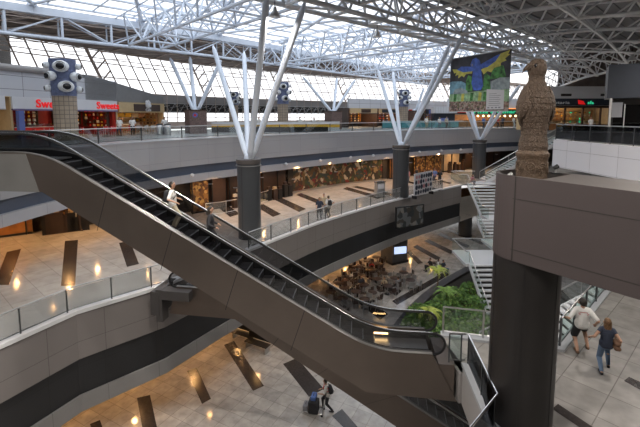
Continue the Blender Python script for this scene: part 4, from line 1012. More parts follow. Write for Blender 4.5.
for nm, lb, c_, d_, m_ in (('suitcase', 'large black suitcase standing on the luggage trolley', (-.1, .02, .42), (.46, .50, .62), 'black'), ('travel_bag', 'white and grey travel bag at the front of the luggage trolley', (0, .44, .27), (.48, .26, .28), 'grey'), ('duffel_bag', 'blue and red bag lying on top of the black suitcase', (.02, .04, .82), (.46, .26, .2), 'blue')):
    q = Matrix.Rotation(R(78), 3, 'Z') @ Vector(c_); s_ = thing(nm, lb, 'luggage', (x-.62+q.x, y+q.y, GND+c_[2]-d_[2]/2+.0), R(78))
    MB().box((0, 0, d_[2]/2), d_).obj('shell', CL[m_], s_, bevel=.05); MB().sweep([(-.08, 0, d_[2]), (-.07, 0, d_[2]+.05), (.07, 0, d_[2]+.05), (.08, 0, d_[2])], .012, 6, up=(0, 1, 0)).obj('handle', M['blackm'], s_, True)
# --- prototypes for the small distant people
def protos():
    L = []
    L.append(person('_', (0, 0, 0), 0, 1.70, vox=.028, shirt='white', trouser='navy', feet=((.12, .1, 0), (-.1, -.08, 0))))
    L.append(person('_', (0, 0, 0), 0, 1.62, vox=.028, shirt='red', trouser='black', female=True, long_hair=True, feet=((.12, .14, 0), (-.1, -.12, 0)), hands=((.22, .2, .95), (-.25, .05, .8))))
    L.append(person('_', (0, 0, 0), 0, 1.72, vox=.028, shirt='navy', trouser='grey', skin=SKIN2, hands=((.2, .25, 1.05), (-.2, .25, 1.02))))
    S_ = [person('_', (0, 0, 0), 0, 1.7, sit=True, vox=.028, shirt='navy', trouser='black', feet=((.12, .46, 0), (-.12, .44, 0)), hands=((.18, .38, .72), (-.18, .36, .72))),
          person('_', (0, 0, 0), 0, 1.62, sit=True, vox=.028, shirt='white', trouser='jeans', female=True, long_hair=True, lean=.2, feet=((.12, .46, 0), (-.12, .40, 0)), hands=((.15, .40, .74), (-.2, .36, .72)))]
    return L, S_
PST, PSI = protos(); used = set()
def place_person(proto, loc, rz, label, shirt=None, trouser=None, group=None):
    m = {}
    if shirt: m['shirt'] = CL[shirt]
    if trouser: m['trousers'] = CL[trouser]
    o = dup(proto, loc, rz, label, group, m); return o
def stand(px, py, z, rz, k, label, shirt=None, trouser=None, Y=None):
    if Y: x, y = (px-320)/400*Y, Y
    else: x, y = Z(px, py, z)
    return place_person(PST[k], (x, y, z), R(rz), label, shirt, trouser)
# middle gallery
stand(409, 0, MID, 160, 1, 'woman in pink walking in the gallery right behind the monitor column', 'pink', 'jeans', Y=47)
stand(396, 0, MID, 40, 0, 'person in white standing left of the monitor column in the middle gallery', 'white', 'white', Y=50)
stand(430, 0, MID, 150, 0, 'person in a white shirt standing at the poster board', 'white', 'grey', Y=44.6)
stand(426, 0, MID, 120, 1, 'woman in red behind the poster board', 'red', 'black', Y=46.5)
stand(417.5, 0, MID, 200, 2, 'man in black at the left end of the poster board', 'black', 'black', Y=48)
stand(436, 0, MID, 130, 2, 'man in a blue shirt right behind the poster board', 'blue', 'navy', Y=47)
stand(441, 0, MID, 170, 2, 'man in dark clothes standing alone right of the poster board', 'black', 'black', Y=45.8)
x_ = 16.9; place_person(PSI[1], (x_+.6, 45.6, MID+.0), R(200), 'person sitting on the landing of the glass staircase', 'pink', 'grey')
# upper floor
ux = lambda px, Y: ((px-320)/400*Y, Y, TOP)
for px, Y, rz, k, lab, sh, tr in ((258, 46.6, 200, 0, None, None, None), (259, 45, 190, 0, 'man in a white shirt walking past the yellow-striped counter, left of the two', 'white', 'navy'), (300, 46, 160, 0, 'man in pale shirt and dark trousers by the upper railing left of the mosaic pier', 'white', 'navy'),
        (314, 46.5, 150, 1, 'person all in white by the upper railing left of the mosaic pier', 'white', 'white'), (165, 39, 210, 2, 'man in a pale shirt leaning by the bin near the left mosaic pier', 'white', 'grey'), (426, 60, 180, 0, 'person in white at the teal barrier, leftmost of the queue', 'white', 'beige'),
        (439, 60, 170, 1, 'woman in a pale top in the middle of the queue at the teal barrier', 'white', 'jeans'), (446, 61, 190, 0, 'man in cream, last in the queue at the teal barrier', 'beige', 'navy'), (483, 61, 180, 0, 'person in a blue shirt below the green script sign', 'blue', 'navy'),
        (491, 62, 170, 0, 'person in white below the green script sign', 'white', 'grey'), (497, 62, 190, 1, 'woman in red below the green script sign', 'red', 'black'), (502, 61, 150, 2, 'man in dark clothes below the green script sign', 'navy', 'black'), (513, 62, 200, 0, 'person in white in front of the lit shop counter beside the statue', 'white', 'white'),
        (590, 44, 180, 0, 'person in white inside the shop with the navy signboard', 'white', 'grey'), (120, 36.5, 190, 0, 'person in a pale shirt with dark hair at the yellow-lit café counter', 'white', 'navy'), (133, 37.5, 210, 2, 'man in a white shirt at the café tables', 'white', 'black')):
    if lab: place_person(PST[k], ux(px, Y), R(rz), lab, sh, tr)

PROTO_ROOTS = PST+PSI
# ---------------------------------------------------------------- local frames along a wall
class Fr:
    """frame on a wall line: u along it, d out from it towards the hall, z up"""
    def __init__(s, a, b): s.a = Vector(a); d = Vector(b)-s.a; s.L = d.length; s.d = d.normalized(); s.n = Vector((s.d.y, -s.d.x)); s.rz = math.atan2(s.d.y, s.d.x)
    def p(s, u, d, z): q = s.a+s.d*u+s.n*d; return (q.x, q.y, z)
    def box(s, b, u0, u1, d0, d1, z0, z1, mi=0): b.box(s.p((u0+u1)/2, (d0+d1)/2, (z0+z1)/2), (abs(u1-u0), abs(d1-d0), abs(z1-z0)), s.rz, mi); return b
def T(name, label, cat, fr, u, d, z, group=None): return thing(name, label, cat, fr.p(u, d, z), fr.rz, group)
def lbox(c, d, name, m, t, bevel=0): return MB().box(c, d).obj(name, m if not isinstance(m, str) else M[m], t, bevel=bevel)
# ---------------------------------------------------------------- left row: the Sweets shop and the café  (local -y faces the hall)
F = Fr((-23.5, 28), (-17.5, 48))
MB().wallpath([F.p(-8, 0, 0)[:2], F.p(12.2, 0, 0)[:2]], 1.45, 3.35, .25).obj('wall_left_shops', M['panel'], kind='structure')
F = Fr((-23.5, 28), (-17.5, 48))
b = MB(); b.add([F.p(8.6, 0, 1.42), F.p(19.2, 0, 1.35), F.p(19.2, 0, 2.15), F.p(10.3, 0, 3.55), F.p(8.6, 0, 3.7), F.p(8.6, -.4, 1.42), F.p(19.2, -.4, 1.35), F.p(19.2, -.4, 2.15), F.p(10.3, -.4, 3.55), F.p(8.6, -.4, 3.7)],
                   [(0, 1, 2, 3, 4), (9, 8, 7, 6, 5), (3, 2, 7, 8), (4, 3, 8, 9), (1, 6, 7, 2), (0, 4, 9, 5), (0, 5, 6, 1)])
b.obj('wall_left_raked', mat('raked_grey_wall', (.20, .20, .205), .7, var=.05), kind='structure')
b = MB(); b.tube(F.p(-8, .1, 3.42), F.p(6.5, .1, 3.6), .26, 12); b.obj('trim_9', M['fascia_mid'], kind='structure')
# partitions and back wall of the shops
b = MB()
for u in (2.0, 12.15, 19.1): F.box(b, u-.08, u+.08, -4.2, 0, TOP, 1.4)
F.box(b, -8, 2, -4.2, -4, TOP, 1.4); F.box(b, 12.2, 19.2, -4.2, -4, TOP, 1.4, 0); F.box(b, -8, 19.2, -4.3, 0, 1.40, 1.46)
b.obj('wall_shop_partition', M['tan'], kind='structure')
b = MB(); F.box(b, 2.1, 12.1, -4.15, -4, TOP, 1.4); F.box(b, 2.1, 2.2, -4, -.1, TOP, 1.4); F.box(b, 11.9, 12.05, -4, -.05, TOP, 1.4); b.obj('wall_shop_red', M['redwall'], kind='structure')
t = T('shop_sign', 'long white signboard with two red Sweets wordmarks above the red shop', 'sign', F, 2.0, .05, .55)
lbox((5.05, -.02, .45), (10.1, .16, .90), 'signboard', 'white', t); lbox((5.05, -.04, -.06), (10.1, .2, .12), 'lower_trim', mat('purple_trim', (.14, .11, .22), .5), t)
text('Sweets', .88, M['signred'], t, (3.15, -.13, .14), (R(90), 0, 0), .03, 1.0); text('Sweets', .88, M['signred'], t, (8.95, -.13, .14), (R(90), 0, 0), .03, 1.0)
t = T('shop_sign', 'plain white signboard of the shop left of the Sweets shop', 'sign', F, -6, .05, .5); lbox((3.7, -.02, .5), (7.6, .16, .95), 'signboard', 'white', t); lbox((3.7, -.04, 0), (7.6, .2, .08), 'lower_trim', 'steel2', t)
t = T('door_post', 'blue-violet upright post at the left edge of the Sweets shop', 'post', F, 2.4, .3, TOP); lbox((0, 0, 1.1), (.42, .3, 2.2), 'shaft', 'bluep', t); lbox((0, 0, .05), (.5, .36, .1), 'foot', 'steel2', t)
def counter(fr, u0, u1, d, lab, m1, m2, h=1.0, name='shop_counter', glassy=True):
    t = T(name, lab, 'counter', fr, u0, d, TOP); L = u1-u0
    lbox((L/2, 0, h*.42), (L, .6, h*.84), 'body', m1, t); lbox((L/2, 0, h*.87), (L+.08, .7, .05), 'worktop', m2, t)
    if glassy: lbox((L/2, -.12, h*1.02), (L*.92, .02, .28), 'display_glass', 'glass', t)
    return t
S1 = Fr(F.p(11.85, -3.8, 0)[:2], F.p(11.85, -.3, 0)[:2])
counter(F, 3.6, 8.2, -2.6, 'red and white sweets counter at the back of the Sweets shop', 'red', 'white')
counter(F, 13.0, 17.4, -2.3, 'wooden café counter under the café sign', 'wood', 'cream')
rng = random.Random(3)
def shelf_unit(fr, u0, u1, d, z0, rows, lab, goods, frame='blackm', grp='', nm='shelf_unit', hs=.34, per=.42, glab=''):
    t = T(nm, lab, 'shelf', fr, u0, d, z0); L = u1-u0; H = rows*hs
    for x in (0, L): lbox((x, 0, H/2), (.05, .34, H), 'side_panel', frame, t)
    for k in range(rows+1): lbox((L/2, 0, k*hs), (L, .34, .03), 'shelf', frame, t)
    for k in range(rows):
        n = int(L/per)
        for j in range(n):
            x = (j+.5)*L/n; m = rng.choice(goods); h = rng.uniform(.14, .26); c = rng.random()
            g = MB()
            if c < .5: g.lathe([(.07, 0), (.08, .02), (.08, h*.7), (.045, h*.85), (.045, h)], n=8)
            else: g.box((0, 0, h/2), (.18, .16, h))
            p = fr.p(u0+x, d+.02, z0+k*hs+.016); o = g.obj('shop_jar' if c < .5 else 'goods_box', M[m], smooth=False); o.location = p; o.rotation_euler.z = fr.rz
            tag(o, glab+(' jar' if c < .5 else ' box')+' on the display shelf', 'jar' if c < .5 else 'box', grp+(' jars' if c < .5 else ' boxes'))
shelf_unit(F, 4.0, 6.8, -3.7, TOP+1.0, 5, 'shelf of sweets on the back wall of the Sweets shop left of the column', ['red', 'cream', 'yellow', 'white', 'wood'], 'darkbrown', 'sweets on the shop shelves', glab='bright sweet')
shelf_unit(F, 8.4, 11.2, -3.7, TOP+1.0, 5, 'shelf of sweets on the back wall of the Sweets shop right of the column', ['red', 'cream', 'yellow', 'white', 'wood'], 'darkbrown', 'sweets on the shop shelves right', glab='colourful sweet')
shelf_unit(S1, .3, 3.2, .25, TOP+.8, 5, 'sweets shelf on the far side wall of the Sweets shop', ['red', 'cream', 'yellow', 'white', 'darkbrown'], 'darkbrown', 'sweets on the side wall shelf', glab='side wall sweet')
shelf_unit(Fr(F.p(18.9, -3.8, 0)[:2], F.p(18.9, -.3, 0)[:2]), .3, 3.2, .25, TOP+.9, 4, 'wooden goods shelf on the far side wall of the café', ['wood', 'cream', 'yellow', 'darkbrown'], 'wood', 'goods on the café side shelf', glab='café side')
shelf_unit(F, -4.6, -.3, -2.6, TOP+.9, 4, 'cluttered shelf in the shop left of the Sweets shop', ['cream', 'steel2', 'tan', 'dark'], 'blackm', 'goods in the left shop', glab='drab')
shelf_unit(F, 13.2, 16.8, -3.7, TOP+1.1, 4, 'bottle shelf behind the café counter', ['yellow', 'wood', 'cream', 'darkbrown'], 'wood', 'goods behind the café counter', glab='café')
def strip_lamp(fr, u, d, z, L, lab, m, name='shop_lamp', grp=None, en=0, col=(1, .6, .3)):
    t = T(name, lab, 'lamp', fr, u, d, z, grp); lbox((0, 0, 0), (L, .12, .06), 'housing', 'steel2', t); lbox((0, 0, -.04), (L*.94, .08, .02), 'tube', m, t)
    if en: disk(*fr.p(u, d, z-.08), en, col, .2)
strip_lamp(F, 4, -1.6, 1.33, 1.6, 'warm shop lamp in the Sweets shop left of the column', 'warmlamp', en=60); strip_lamp(F, 9.5, -1.6, 1.33, 1.6, 'warm shop lamp in the Sweets shop right of the column', 'warmlamp', en=60)
strip_lamp(F, 15, -1.2, 1.33, 2.4, 'yellow lit lamp strip above the café counter', 'warmlamp', en=70); strip_lamp(F, -2, -1.6, 1.33, 1.6, 'lamp in the shop left of the Sweets shop', 'warmlamp', en=50)
t = T('cafe_sign', 'dark brown café signboard with a white chef figure on tan fascia', 'sign', F, 12.3, .06, .38)
lbox((3.4, 0, .5), (6.8, .2, 1.0), 'fascia_board', 'tan', t); lbox((4.0, -.12, .5), (4.0, .08, .72), 'signboard', 'darkbrown', t)
b = MB(); b.lathe([(.30, .30), (.34, .5), (.30, .62)], (4.0, -.2, .25), 14); 
for a in range(5): b.ball((4.0+.24*math.cos(a*1.26), -.2, 1.02+.15*math.sin(a*1.26)), .2, 8, sc=(1, .4, 1))
b.ball((4.0, -.22, .62), .22, 10, sc=(1, .5, 1)); b.obj('chef_figure', M['white'], t, True); text('Café', .42, M['white'], t, (4.05, -.18, .14), (R(90), 0, 0), .02)
t = T('menu_board', 'yellow illuminated menu board over the café counter', 'sign', F, 13.0, -.8, .1)
for k, m in enumerate(('yellow', 'yellow', 'tan', 'wood')): lbox((.5+k*1.0, 0, 0), (.85, .05, .40), 'menu_panel', M[m], t)
# tables and red chairs in front of the left shops
def make_chair(label, m, cat='chair'):
    t = thing('cafe_chair', label, cat, (0, 0, 0)); mm = M[m]
    lbox((0, 0, .45), (.42, .42, .05), 'seat', mm, t); lbox((0, -.20, .70), (.40, .04, .34), 'backrest', mm, t)
    for sx in (-1, 1):
        for sy in (-1, 1): MB().tube((sx*.19, sy*.19, 0), (sx*.17, sy*.18, .44 if sy > 0 else .86), .022, 5).obj('leg', M['steel2'], t)
    return t
def make_table(label, mtop):
    t = thing('cafe_table', label, 'table', (0, 0, 0)); MB().lathe([(.40, .71), (.42, .72), (.42, .74), (.40, .75)], n=24).obj('tabletop', M[mtop], t, True)
    MB().lathe([(.035, .03), (.035, .71)], n=8).obj('pedestal', M['steel2'], t); MB().lathe([(.25, 0), (.25, .02), (.06, .05)], n=16).obj('foot', M['blackm'], t); return t
ch_r = make_chair('red café chair behind the upper railing', 'red'); ch_d = make_chair('dark chair', 'darkbrown'); ch_w = make_chair('pale chair', 'steel2'); tb_d = make_table('dark round table', 'darkbrown'); tb_w = make_table('white round table', 'white')
PR2 = [ch_r, ch_d, ch_w, tb_d, tb_w]
for k, u in enumerate((3.0, 5.2, 8.6, 10.4, 12.6, 15.0)):
    p = F.p(u, 2.0, TOP); dup(tb_w if k > 3 else tb_d, p, 0, 'small round café table in front of the shops on the upper floor', 'round café tables on the upper floor')
    for j in range(3):
        a = 2.1*j+k; dup(ch_r if k < 4 else ch_w, (p[0]+math.cos(a)*.65, p[1]+math.sin(a)*.65, TOP), a+PI/2, ('red' if k < 4 else 'pale')+' café chair around a table on the upper floor', ('red' if k < 4 else 'pale')+' café chairs on the upper floor')
# ---------------------------------------------------------------- yellow-striped counter and bins
t = thing('information_counter', 'long low counter with a yellow and white stripe behind the white struts', 'counter', (-12.0, 44.5, TOP), .12)
lbox((6.5, 0, .5), (13, .5, 1.0), 'body', 'blackm', t); lbox((6.5, -.27, .72), (13, .03, .28), 'yellow_stripe', 'yellow', t); lbox((6.5, -.27, 1.0), (13, .03, .26), 'white_stripe', 'white', t); lbox((6.5, 0, 1.14), (13.1, .6, .04), 'worktop', 'steel2', t)
b = MB()
for i in range(22):
    for j in range(5):
        if (i+j) % 2: b.box((2.0+i*.13, -.3, .06+j*.13), (.13, .02, .13))
b.obj('chequer_panel', M['white'], t)
t = thing('display_case', 'white and yellow display counter right of the blue-headed eyeball column', 'counter', (-3.2, 49, TOP), .1); lbox((2.8, 0, .55), (5.6, .6, 1.1), 'body', 'white', t); lbox((2.8, -.32, .6), (5.6, .03, .35), 'yellow_stripe', 'yellow', t); lbox((2.8, 0, 1.12), (5.7, .7, .05), 'worktop', 'steel2', t)
for k, (px, lab) in enumerate(((160, 'grey bin standing left of the left mosaic pier'), (168, 'second grey bin next to the left mosaic pier'))):
    Y = 38.5; t = thing('waste_bin', lab, 'bin', ((px-320)/400*Y, Y, TOP)); MB().lathe([(.26, 0), (.30, .04), (.30, .95), (.26, 1.0)], n=20).obj('body', M['steel2'], t, True); MB().lathe([(.31, .95), (.31, 1.02), (.1, 1.08)], n=20).obj('lid', M['blackm'], t, True)
t = thing('round_emblem', 'small round blue and red emblem fixed on the left mosaic pier', 'sign', (-12.72, 41.0, .1)); MB().tube((0, -.05, 0), (0, .05, 0), .26, 20).obj('disc', M['bluep'], t); MB().tube((0, -.07, 0), (0, -.04, 0), .13, 16).obj('centre', M['red'], t)
# ---------------------------------------------------------------- far row of shops
G = Fr((4.5, 63.5), (31, 80.5)); L = G.L
MB().wallpath([G.p(0, 0, 0)[:2], G.p(L, 0, 0)[:2]], 1.25, 2.75, .3).obj('wall_far_shops', M['panel'], kind='structure')
b = MB(); G.box(b, 0, L, -5.2, -5, TOP, 1.3); 
for u in (0, 6, 12.5, 17, 24, L): G.box(b, u-.1, u+.1, -5, 0, TOP, 1.3)
b.obj('wall_far_partition', M['darkbrown'], kind='structure')
def sign(fr, u0, u1, z0, z1, lab, m, tx=None, tm='white', sx=1.0, parts=()):
    t = T('shop_sign', lab, 'sign', fr, u0, .08, z0); Lg = u1-u0; h = z1-z0; lbox((Lg/2, 0, h/2), (Lg, .14, h), 'signboard', m, t); lbox((Lg/2, -.03, .03), (Lg, .16, .05), 'lower_trim', 'steel2', t)
    for a, c, mm in parts: lbox(((a+c)/2*Lg, -.09, h/2), ((c-a)*Lg, .04, h*.7), 'sign_panel', mm, t)
    if tx: text(tx, h*.7, M[tm], t, (Lg/2, -.14, h*.2), (R(90), 0, 0), .02, sx)
    return t
sign(G, .2, 5.8, .45, 1.25, 'tan signboard with a dark panel, leftmost of the far shops', 'tan', parts=((.4, .75, 'darkbrown'),))
sign(G, 6.2, 12.3, .45, 1.25, 'tan signboard with a long dark-blue panel in the far row', 'tan', parts=((.1, .6, 'navy'), (.75, .95, 'red')))
sign(G, 12.8, 16.8, .6, 1.25, 'orange, green and yellow striped signboard behind the long struts', 'white', parts=((.05, .35, 'red'), (.38, .62, 'yellow'), (.65, .9, 'green')))
sign(G, 17.4, 23.8, .3, 1.25, 'dark navy signboard in the far row left of the banner', 'navy', parts=((.1, .35, 'bluep'),))
sign(G, 24.2, 30.8, .2, 1.25, 'navy signboard with pale lettering under the macaw banner', 'navy', 'H&C', 'white', 1.2)
G2 = Fr((31, 80.5), (62, 82)); 
G2 = Fr((21.5, 68), (36.5, 69)); L2 = G2.L
b = MB(); G2.box(b, 0, L2, -.3, 0, 1.25, 2.9); b.obj('wall_far_right_shops', M['white'], kind='structure')
b = MB(); G2.box(b, 0, L2, -5.2, -5, TOP, 1.3); G2.box(b, 0, .2, -5, 0, TOP, 1.3); G2.box(b, L2-.2, L2, -5, 0, TOP, 1.3); b.obj('wall_far_right_partition', M['wood'], kind='structure')
t = sign(G2, 1.2, 14.8, .25, 1.25, 'orange-trimmed signboard with green script lettering behind the statue', 'darkbrown', None)
text('Pizza & Camarão', .85, M['green'], t, (7.6, -.14, .22), (R(90), 0, 0), .03, 1.35); lbox((6.8, -.1, 1.0), (13.6, .05, .06), 'neon_strip', mat('orange_neon', (1, .35, .05), .5, var=0, emit=(1, .3, .05), es=3), t); lbox((1.2, -.1, .5), (1.6, .05, .35), 'sign_panel', 'red', t)
for k in range(10):
    t = T('globe_bulb', 'glowing round bulb in the row under the green script sign', 'lamp', G2, 5.5+k*.95, -.3, .02, 'bulbs under the green script sign'); MB().ball((0, 0, 0), .17, 10).obj('globe', M['bulb'], t, True); MB().tube((0, 0, .1), (0, 0, .3), .03, 6).obj('socket', M['blackm'], t)
t = counter(G2, 1.5, 13.5, -1.0, 'lit shop counter below the green script sign', 'wood', 'cream')
for k, (u0, u1) in enumerate(((.6, 5.2), (6.6, 11.8), (18, 23), (24.8, 30))):
    shelf_unit(G, u0, u1, -3.6, TOP+.9, 4, ('shelf of goods in the leftmost far shop', 'shelf of goods in the second far shop', 'shelf in the far shop with the navy sign', 'shelf in the far shop under the banner')[k], [['cream', 'wood', 'white', 'yellow'], ['red', 'cream', 'white', 'bluep'], ['bluep', 'white', 'teal'], ['yellow', 'wood', 'cream']][k], 'wood', 'goods in far shop '+'one two three four'.split()[k], hs=.42, per=.75, glab=('pale', 'mixed', 'bluish', 'golden')[k])
    strip_lamp(G, (u0+u1)/2, -1.5, 1.2, 2.5, ('lamp in the leftmost far shop', 'lamp in the second far shop', 'lamp in the far shop with the navy sign', 'lamp in the far shop under the banner')[k], 'warmlamp', en=260)
strip_lamp(G2, 7, -1.5, 1.15, 6, 'lamp strip over the lit shop counter beside the statue', 'warmlamp', en=260)
t = thing('illuminated_ball_sign', 'round orange sign glowing under the macaw banner', 'sign', (*G.p(27.5, .6, 0)[:2], -.15)); MB().tube((0, -.08, 0), (0, .08, 0), .5, 24).obj('disc', M['bulb'], t); MB().tube((0, .05, 0), (0, .5, 0), .04, 6).obj('bracket', M['blackm'], t)
railing([(9.0, 58), (17, 61), (22, 61.5)], TOP, 1.05, 'teal panelled crowd barrier on the upper floor left of the banner foot', name='queue_barrier', cat='barrier', spacing=1.6, g='teal', top='steel2')
# white kiosk box
t = thing('kiosk', 'pale ribbed kiosk box left of the macaw banner on the upper floor', 'kiosk', (20.3, 66, TOP)); lbox((0, 0, 2.75), (3.6, 2.4, 1.0), 'upper_box', 'white', t)
for k in range(9): lbox((-1.7+k*.42, -1.22, 2.75), (.05, .06, 1.0), 'rib', 'steel2', t)
lbox((0, .4, 1.15), (3.4, 1.6, 2.2), 'body', 'navy', t); lbox((0, -.5, 1.0), (1.2, .3, 1.0), 'poster_panel', 'bluep', t)
# ---------------------------------------------------------------- right-hand shops
K = Fr((26.5, 50), (37.2, 50)); 
b = MB(); K.box(b, 0, 10.7, -.3, 0, 2.15, 3.65); K.box(b, 3.3, 4.6, 0, .02, 2.45, 2.75, 1); K.box(b, 8.2, 9.2, 0, .02, 2.45, 2.75, 1); b.obj('wall_right_shops', [M['white'], M['dark']], kind='structure')
b = MB(); K.box(b, 0, 10.7, -4.2, -4, TOP, 2.1); K.box(b, 0, .3, -4, 0, TOP, 2.1); K.box(b, 10.4, 10.7, -4, 0, TOP, 2.1); b.obj('wall_right_shop_partition', M['tan'], kind='structure')
t = sign(K, .0, 10.7, 1.25, 2.15, 'long navy signboard with white script and a red and green logo on the right', 'navy')
text('Frutaria', .5, M['white'], t, (3.0, -.14, .25), (R(90), 0, 0), .02, 1.5)
MB().add([(5.4, -.12, .2), (6.3, -.12, .15), (6.0, -.12, .6), (5.3, -.12, .75)], [(0, 1, 2, 3)]).obj('logo_red', M['signred'], t); text('sfa', .55, M['green'], t, (6.9, -.14, .22), (R(90), 0, 0), .02, 1.2)
b = MB()
for u in (.2, 2.0, 4.0, 6.2, 8.4, 10.5): K.box(b, u-.08, u+.08, -.2, 0, TOP, 1.2)
K.box(b, 0, 10.7, -.2, 0, 1.0, 1.25); b.obj('window_shop_frame', M['darkbrown'], kind='structure')
counter(K, 1.0, 9.5, -1.6, 'shop counter behind the dark window posts on the right', 'wood', 'cream')
shelf_unit(K, 1.0, 9.6, -3.5, TOP+.9, 4, 'shelf wall of goods in the right-hand shop', ['cream', 'yellow', 'green', 'wood', 'darkbrown'], 'wood', 'goods in the right shop', hs=.42, per=.6, glab='right-hand')
strip_lamp(K, 5, -1.5, 1.9, 6, 'lamp strip in the right-hand shop', 'warmlamp', en=90)
# brown backdrop wall above the right shops with lattice
MB().wallpath([(33.5, 57), (48, 56), (60, 48)], 3.2, 9.3, .3).obj('wall_right_upper', M['deck2'], kind='structure')
# dark hanging box and glazed lobby at the right edge
t = thing('lobby_box', 'dark navy box above the glazed lobby at the right edge', 'kiosk', (18.45, 26.0, TOP), -R(33))
lbox((3, 1.7, 4.0), (6.0, 3.4, 2.1), 'upper_box', 'navy', t); lbox((3.1, 2.6, 1.5), (5.6, 1.4, 2.95), 'body', 'dark', t); lbox((.25, .3, 1.5), (.12, .2, 3.0), 'corner_post', 'steel2', t); lbox((.62, .6, 2.2), (.55, .05, .95), 'notice_panel', 'fascia', t)
for k in range(6): lbox((1.1+k*.95, 1.8, 1.3), (.06, .1, 2.6), 'door_frame', 'steel2', t)
lbox((3, 1.82, 1.3), (5.0, .03, 2.5), 'door_glass', 'dglass', t)
t = thing('glass_screen', 'dark glass enclosure with slanting rails behind the bridge railing', 'screen', (18.4, 28.6, TOP)); 
for k in range(4): lbox((.6+k*1.6, k*.4, .6), (1.5, .04, 1.2), 'glass_panel', 'dglass', t); lbox((-.2+k*1.6, k*.4-.1, .62), (.08, .08, 1.25), 'post', 'blackm', t)
# ---------------------------------------------------------------- middle gallery: mural, storefronts, poster board, kiosk
def seg(path, px0, px1):
    out = []
    for p, _ in along(path, .35):
        q = CX+FPX*p[0]/p[1]
        if px0 <= q <= px1: out.append(p)
    return out
mp = seg(BACK, 284, 386)
m = tex_paint('mural_paint', [(.03, .028, .02), (.15, .02, .018), (.04, .06, .025), (.26, .19, .10), (.03, .035, .02), (.10, .06, .025), (.42, .37, .28), (.05, .025, .018), (.03, .05, .05), (.16, .09, .03)], 2.5)
n_ = m.node_tree.nodes; nz = n_.new('ShaderNodeTexNoise'); nz.inputs['Scale'].default_value = 1.1; mx = n_.new('ShaderNodeVectorMath'); mx.operation = 'MULTIPLY_ADD'; mx.inputs[1].default_value = (1.6, 1.6, 1.6)
m.node_tree.links.new(n_['Texture Coordinate'].outputs['Object'], nz.inputs['Vector']); m.node_tree.links.new(nz.outputs['Color'], mx.inputs[0]); m.node_tree.links.new(n_['Texture Coordinate'].outputs['Object'], mx.inputs[2]); m.node_tree.links.new(mx.outputs[0], n_['Voronoi Texture'].inputs['Vector'])
t = thing('mural', 'long painted mural of brown, red, green and cream shapes on the gallery back wall', 'mural', (0, 0, MID))
MB().wallpath(off(mp, -.35), .15, 2.85, .3).obj('painted_face', m, t); MB().wallpath(off(mp, -.5), 0, .16, .4).obj('plinth', M['steel2'], t)
MB().wallpath(off(mp[:3], -.45), 0, 2.9, .5).obj('end_post', M['dark'], t); MB().wallpath(off(mp[-3:], -.45), 0, 2.9, .5).obj('end_post', M['dark'], t)
warm = mat('amber_shop_panel', (.30, .13, .035), .5, var=.35, vs=1.2); gold = tex_paint('golden_pattern', [(.25, .12, .03), (.12, .05, .015), (.42, .26, .08), (.06, .025, .012)], 4.5)
stf = 0
for px0, px1, lab, mm, dd in ((-60, 30, 'amber-lit shopfront at the far left of the middle gallery', warm, .5), (40, 82, 'shop window full of wooden shelves at the left of the middle gallery', gold, .5), (186, 203, 'orange patterned shop panel behind the escalator riders', gold, .8), (205, 222, 'brown display panel left of the gallery shops', M['darkbrown'], .5),
        (224, 240, 'dark shop window left of the escalator column', M['darkbrown'], .4), (256, 283, 'dark glazed shopfront right of the escalator column', M['darkbrown'], .4), (388, 396, 'brown shop entrance left of the monitor column', M['wood'], .4), (411, 440, 'golden patterned shop wall behind the poster board', gold, .6), (441, 459, 'brightly lit beige shop interior right of the poster board', M['cream'], .3), (462, 500, 'dark brown shopfront behind the staircase landing', M['darkbrown'], .4)):
    sp = seg(BACK, px0, px1)
    if len(sp) < 2: continue
    t = thing('shopfront', lab, 'shopfront', (0, 0, MID)); MB().wallpath(off(sp, -dd), .05, 2.8, .2).obj('panel', mm, t); MB().wallpath(off(sp, -dd-.05), 0, .14, .3).obj('plinth', M['blackm'], t); MB().wallpath(off(sp, -dd-.05), 2.6, 2.9, .3).obj('header', M['darkbrown'], t)
    for p, tg in along(off(sp, -dd-.12), 1.9): lb = MB().box((p[0], p[1], 1.4), (.09, .09, 2.8), math.atan2(tg[1], tg[0])).obj('mullion', M['blackm'], t)
rng2 = random.Random(5)
for px0, px1, n in ((40, 82, 9), (224, 240, 4), (256, 283, 5), (441, 459, 4)):   # goods stands
    for k in range(n):
        px = px0+(px1-px0)*(k+.5)/n; best = min(along(BACK, .2), key=lambda q: abs(CX+FPX*q[0][0]/q[0][1]-px)); p, tg = best; o_ = (p[0]+tg[1]*1.3, p[1]-tg[0]*1.3)
        t = thing('display_stand', 'dark display stand in front of a gallery shop window', 'display stand', (*o_, MID), math.atan2(tg[1], tg[0]), 'display stands along the gallery shops'); hh = rng2.uniform(.9, 1.5)
        lbox((0, 0, hh/2), (.5, .35, hh), 'cabinet', rng2.choice(['darkbrown', 'blackm']), t); lbox((0, 0, hh+.12), (.3, .25, .24), 'goods', rng2.choice(['darkbrown', 'cream', 'tan', 'darkbrown']), t)
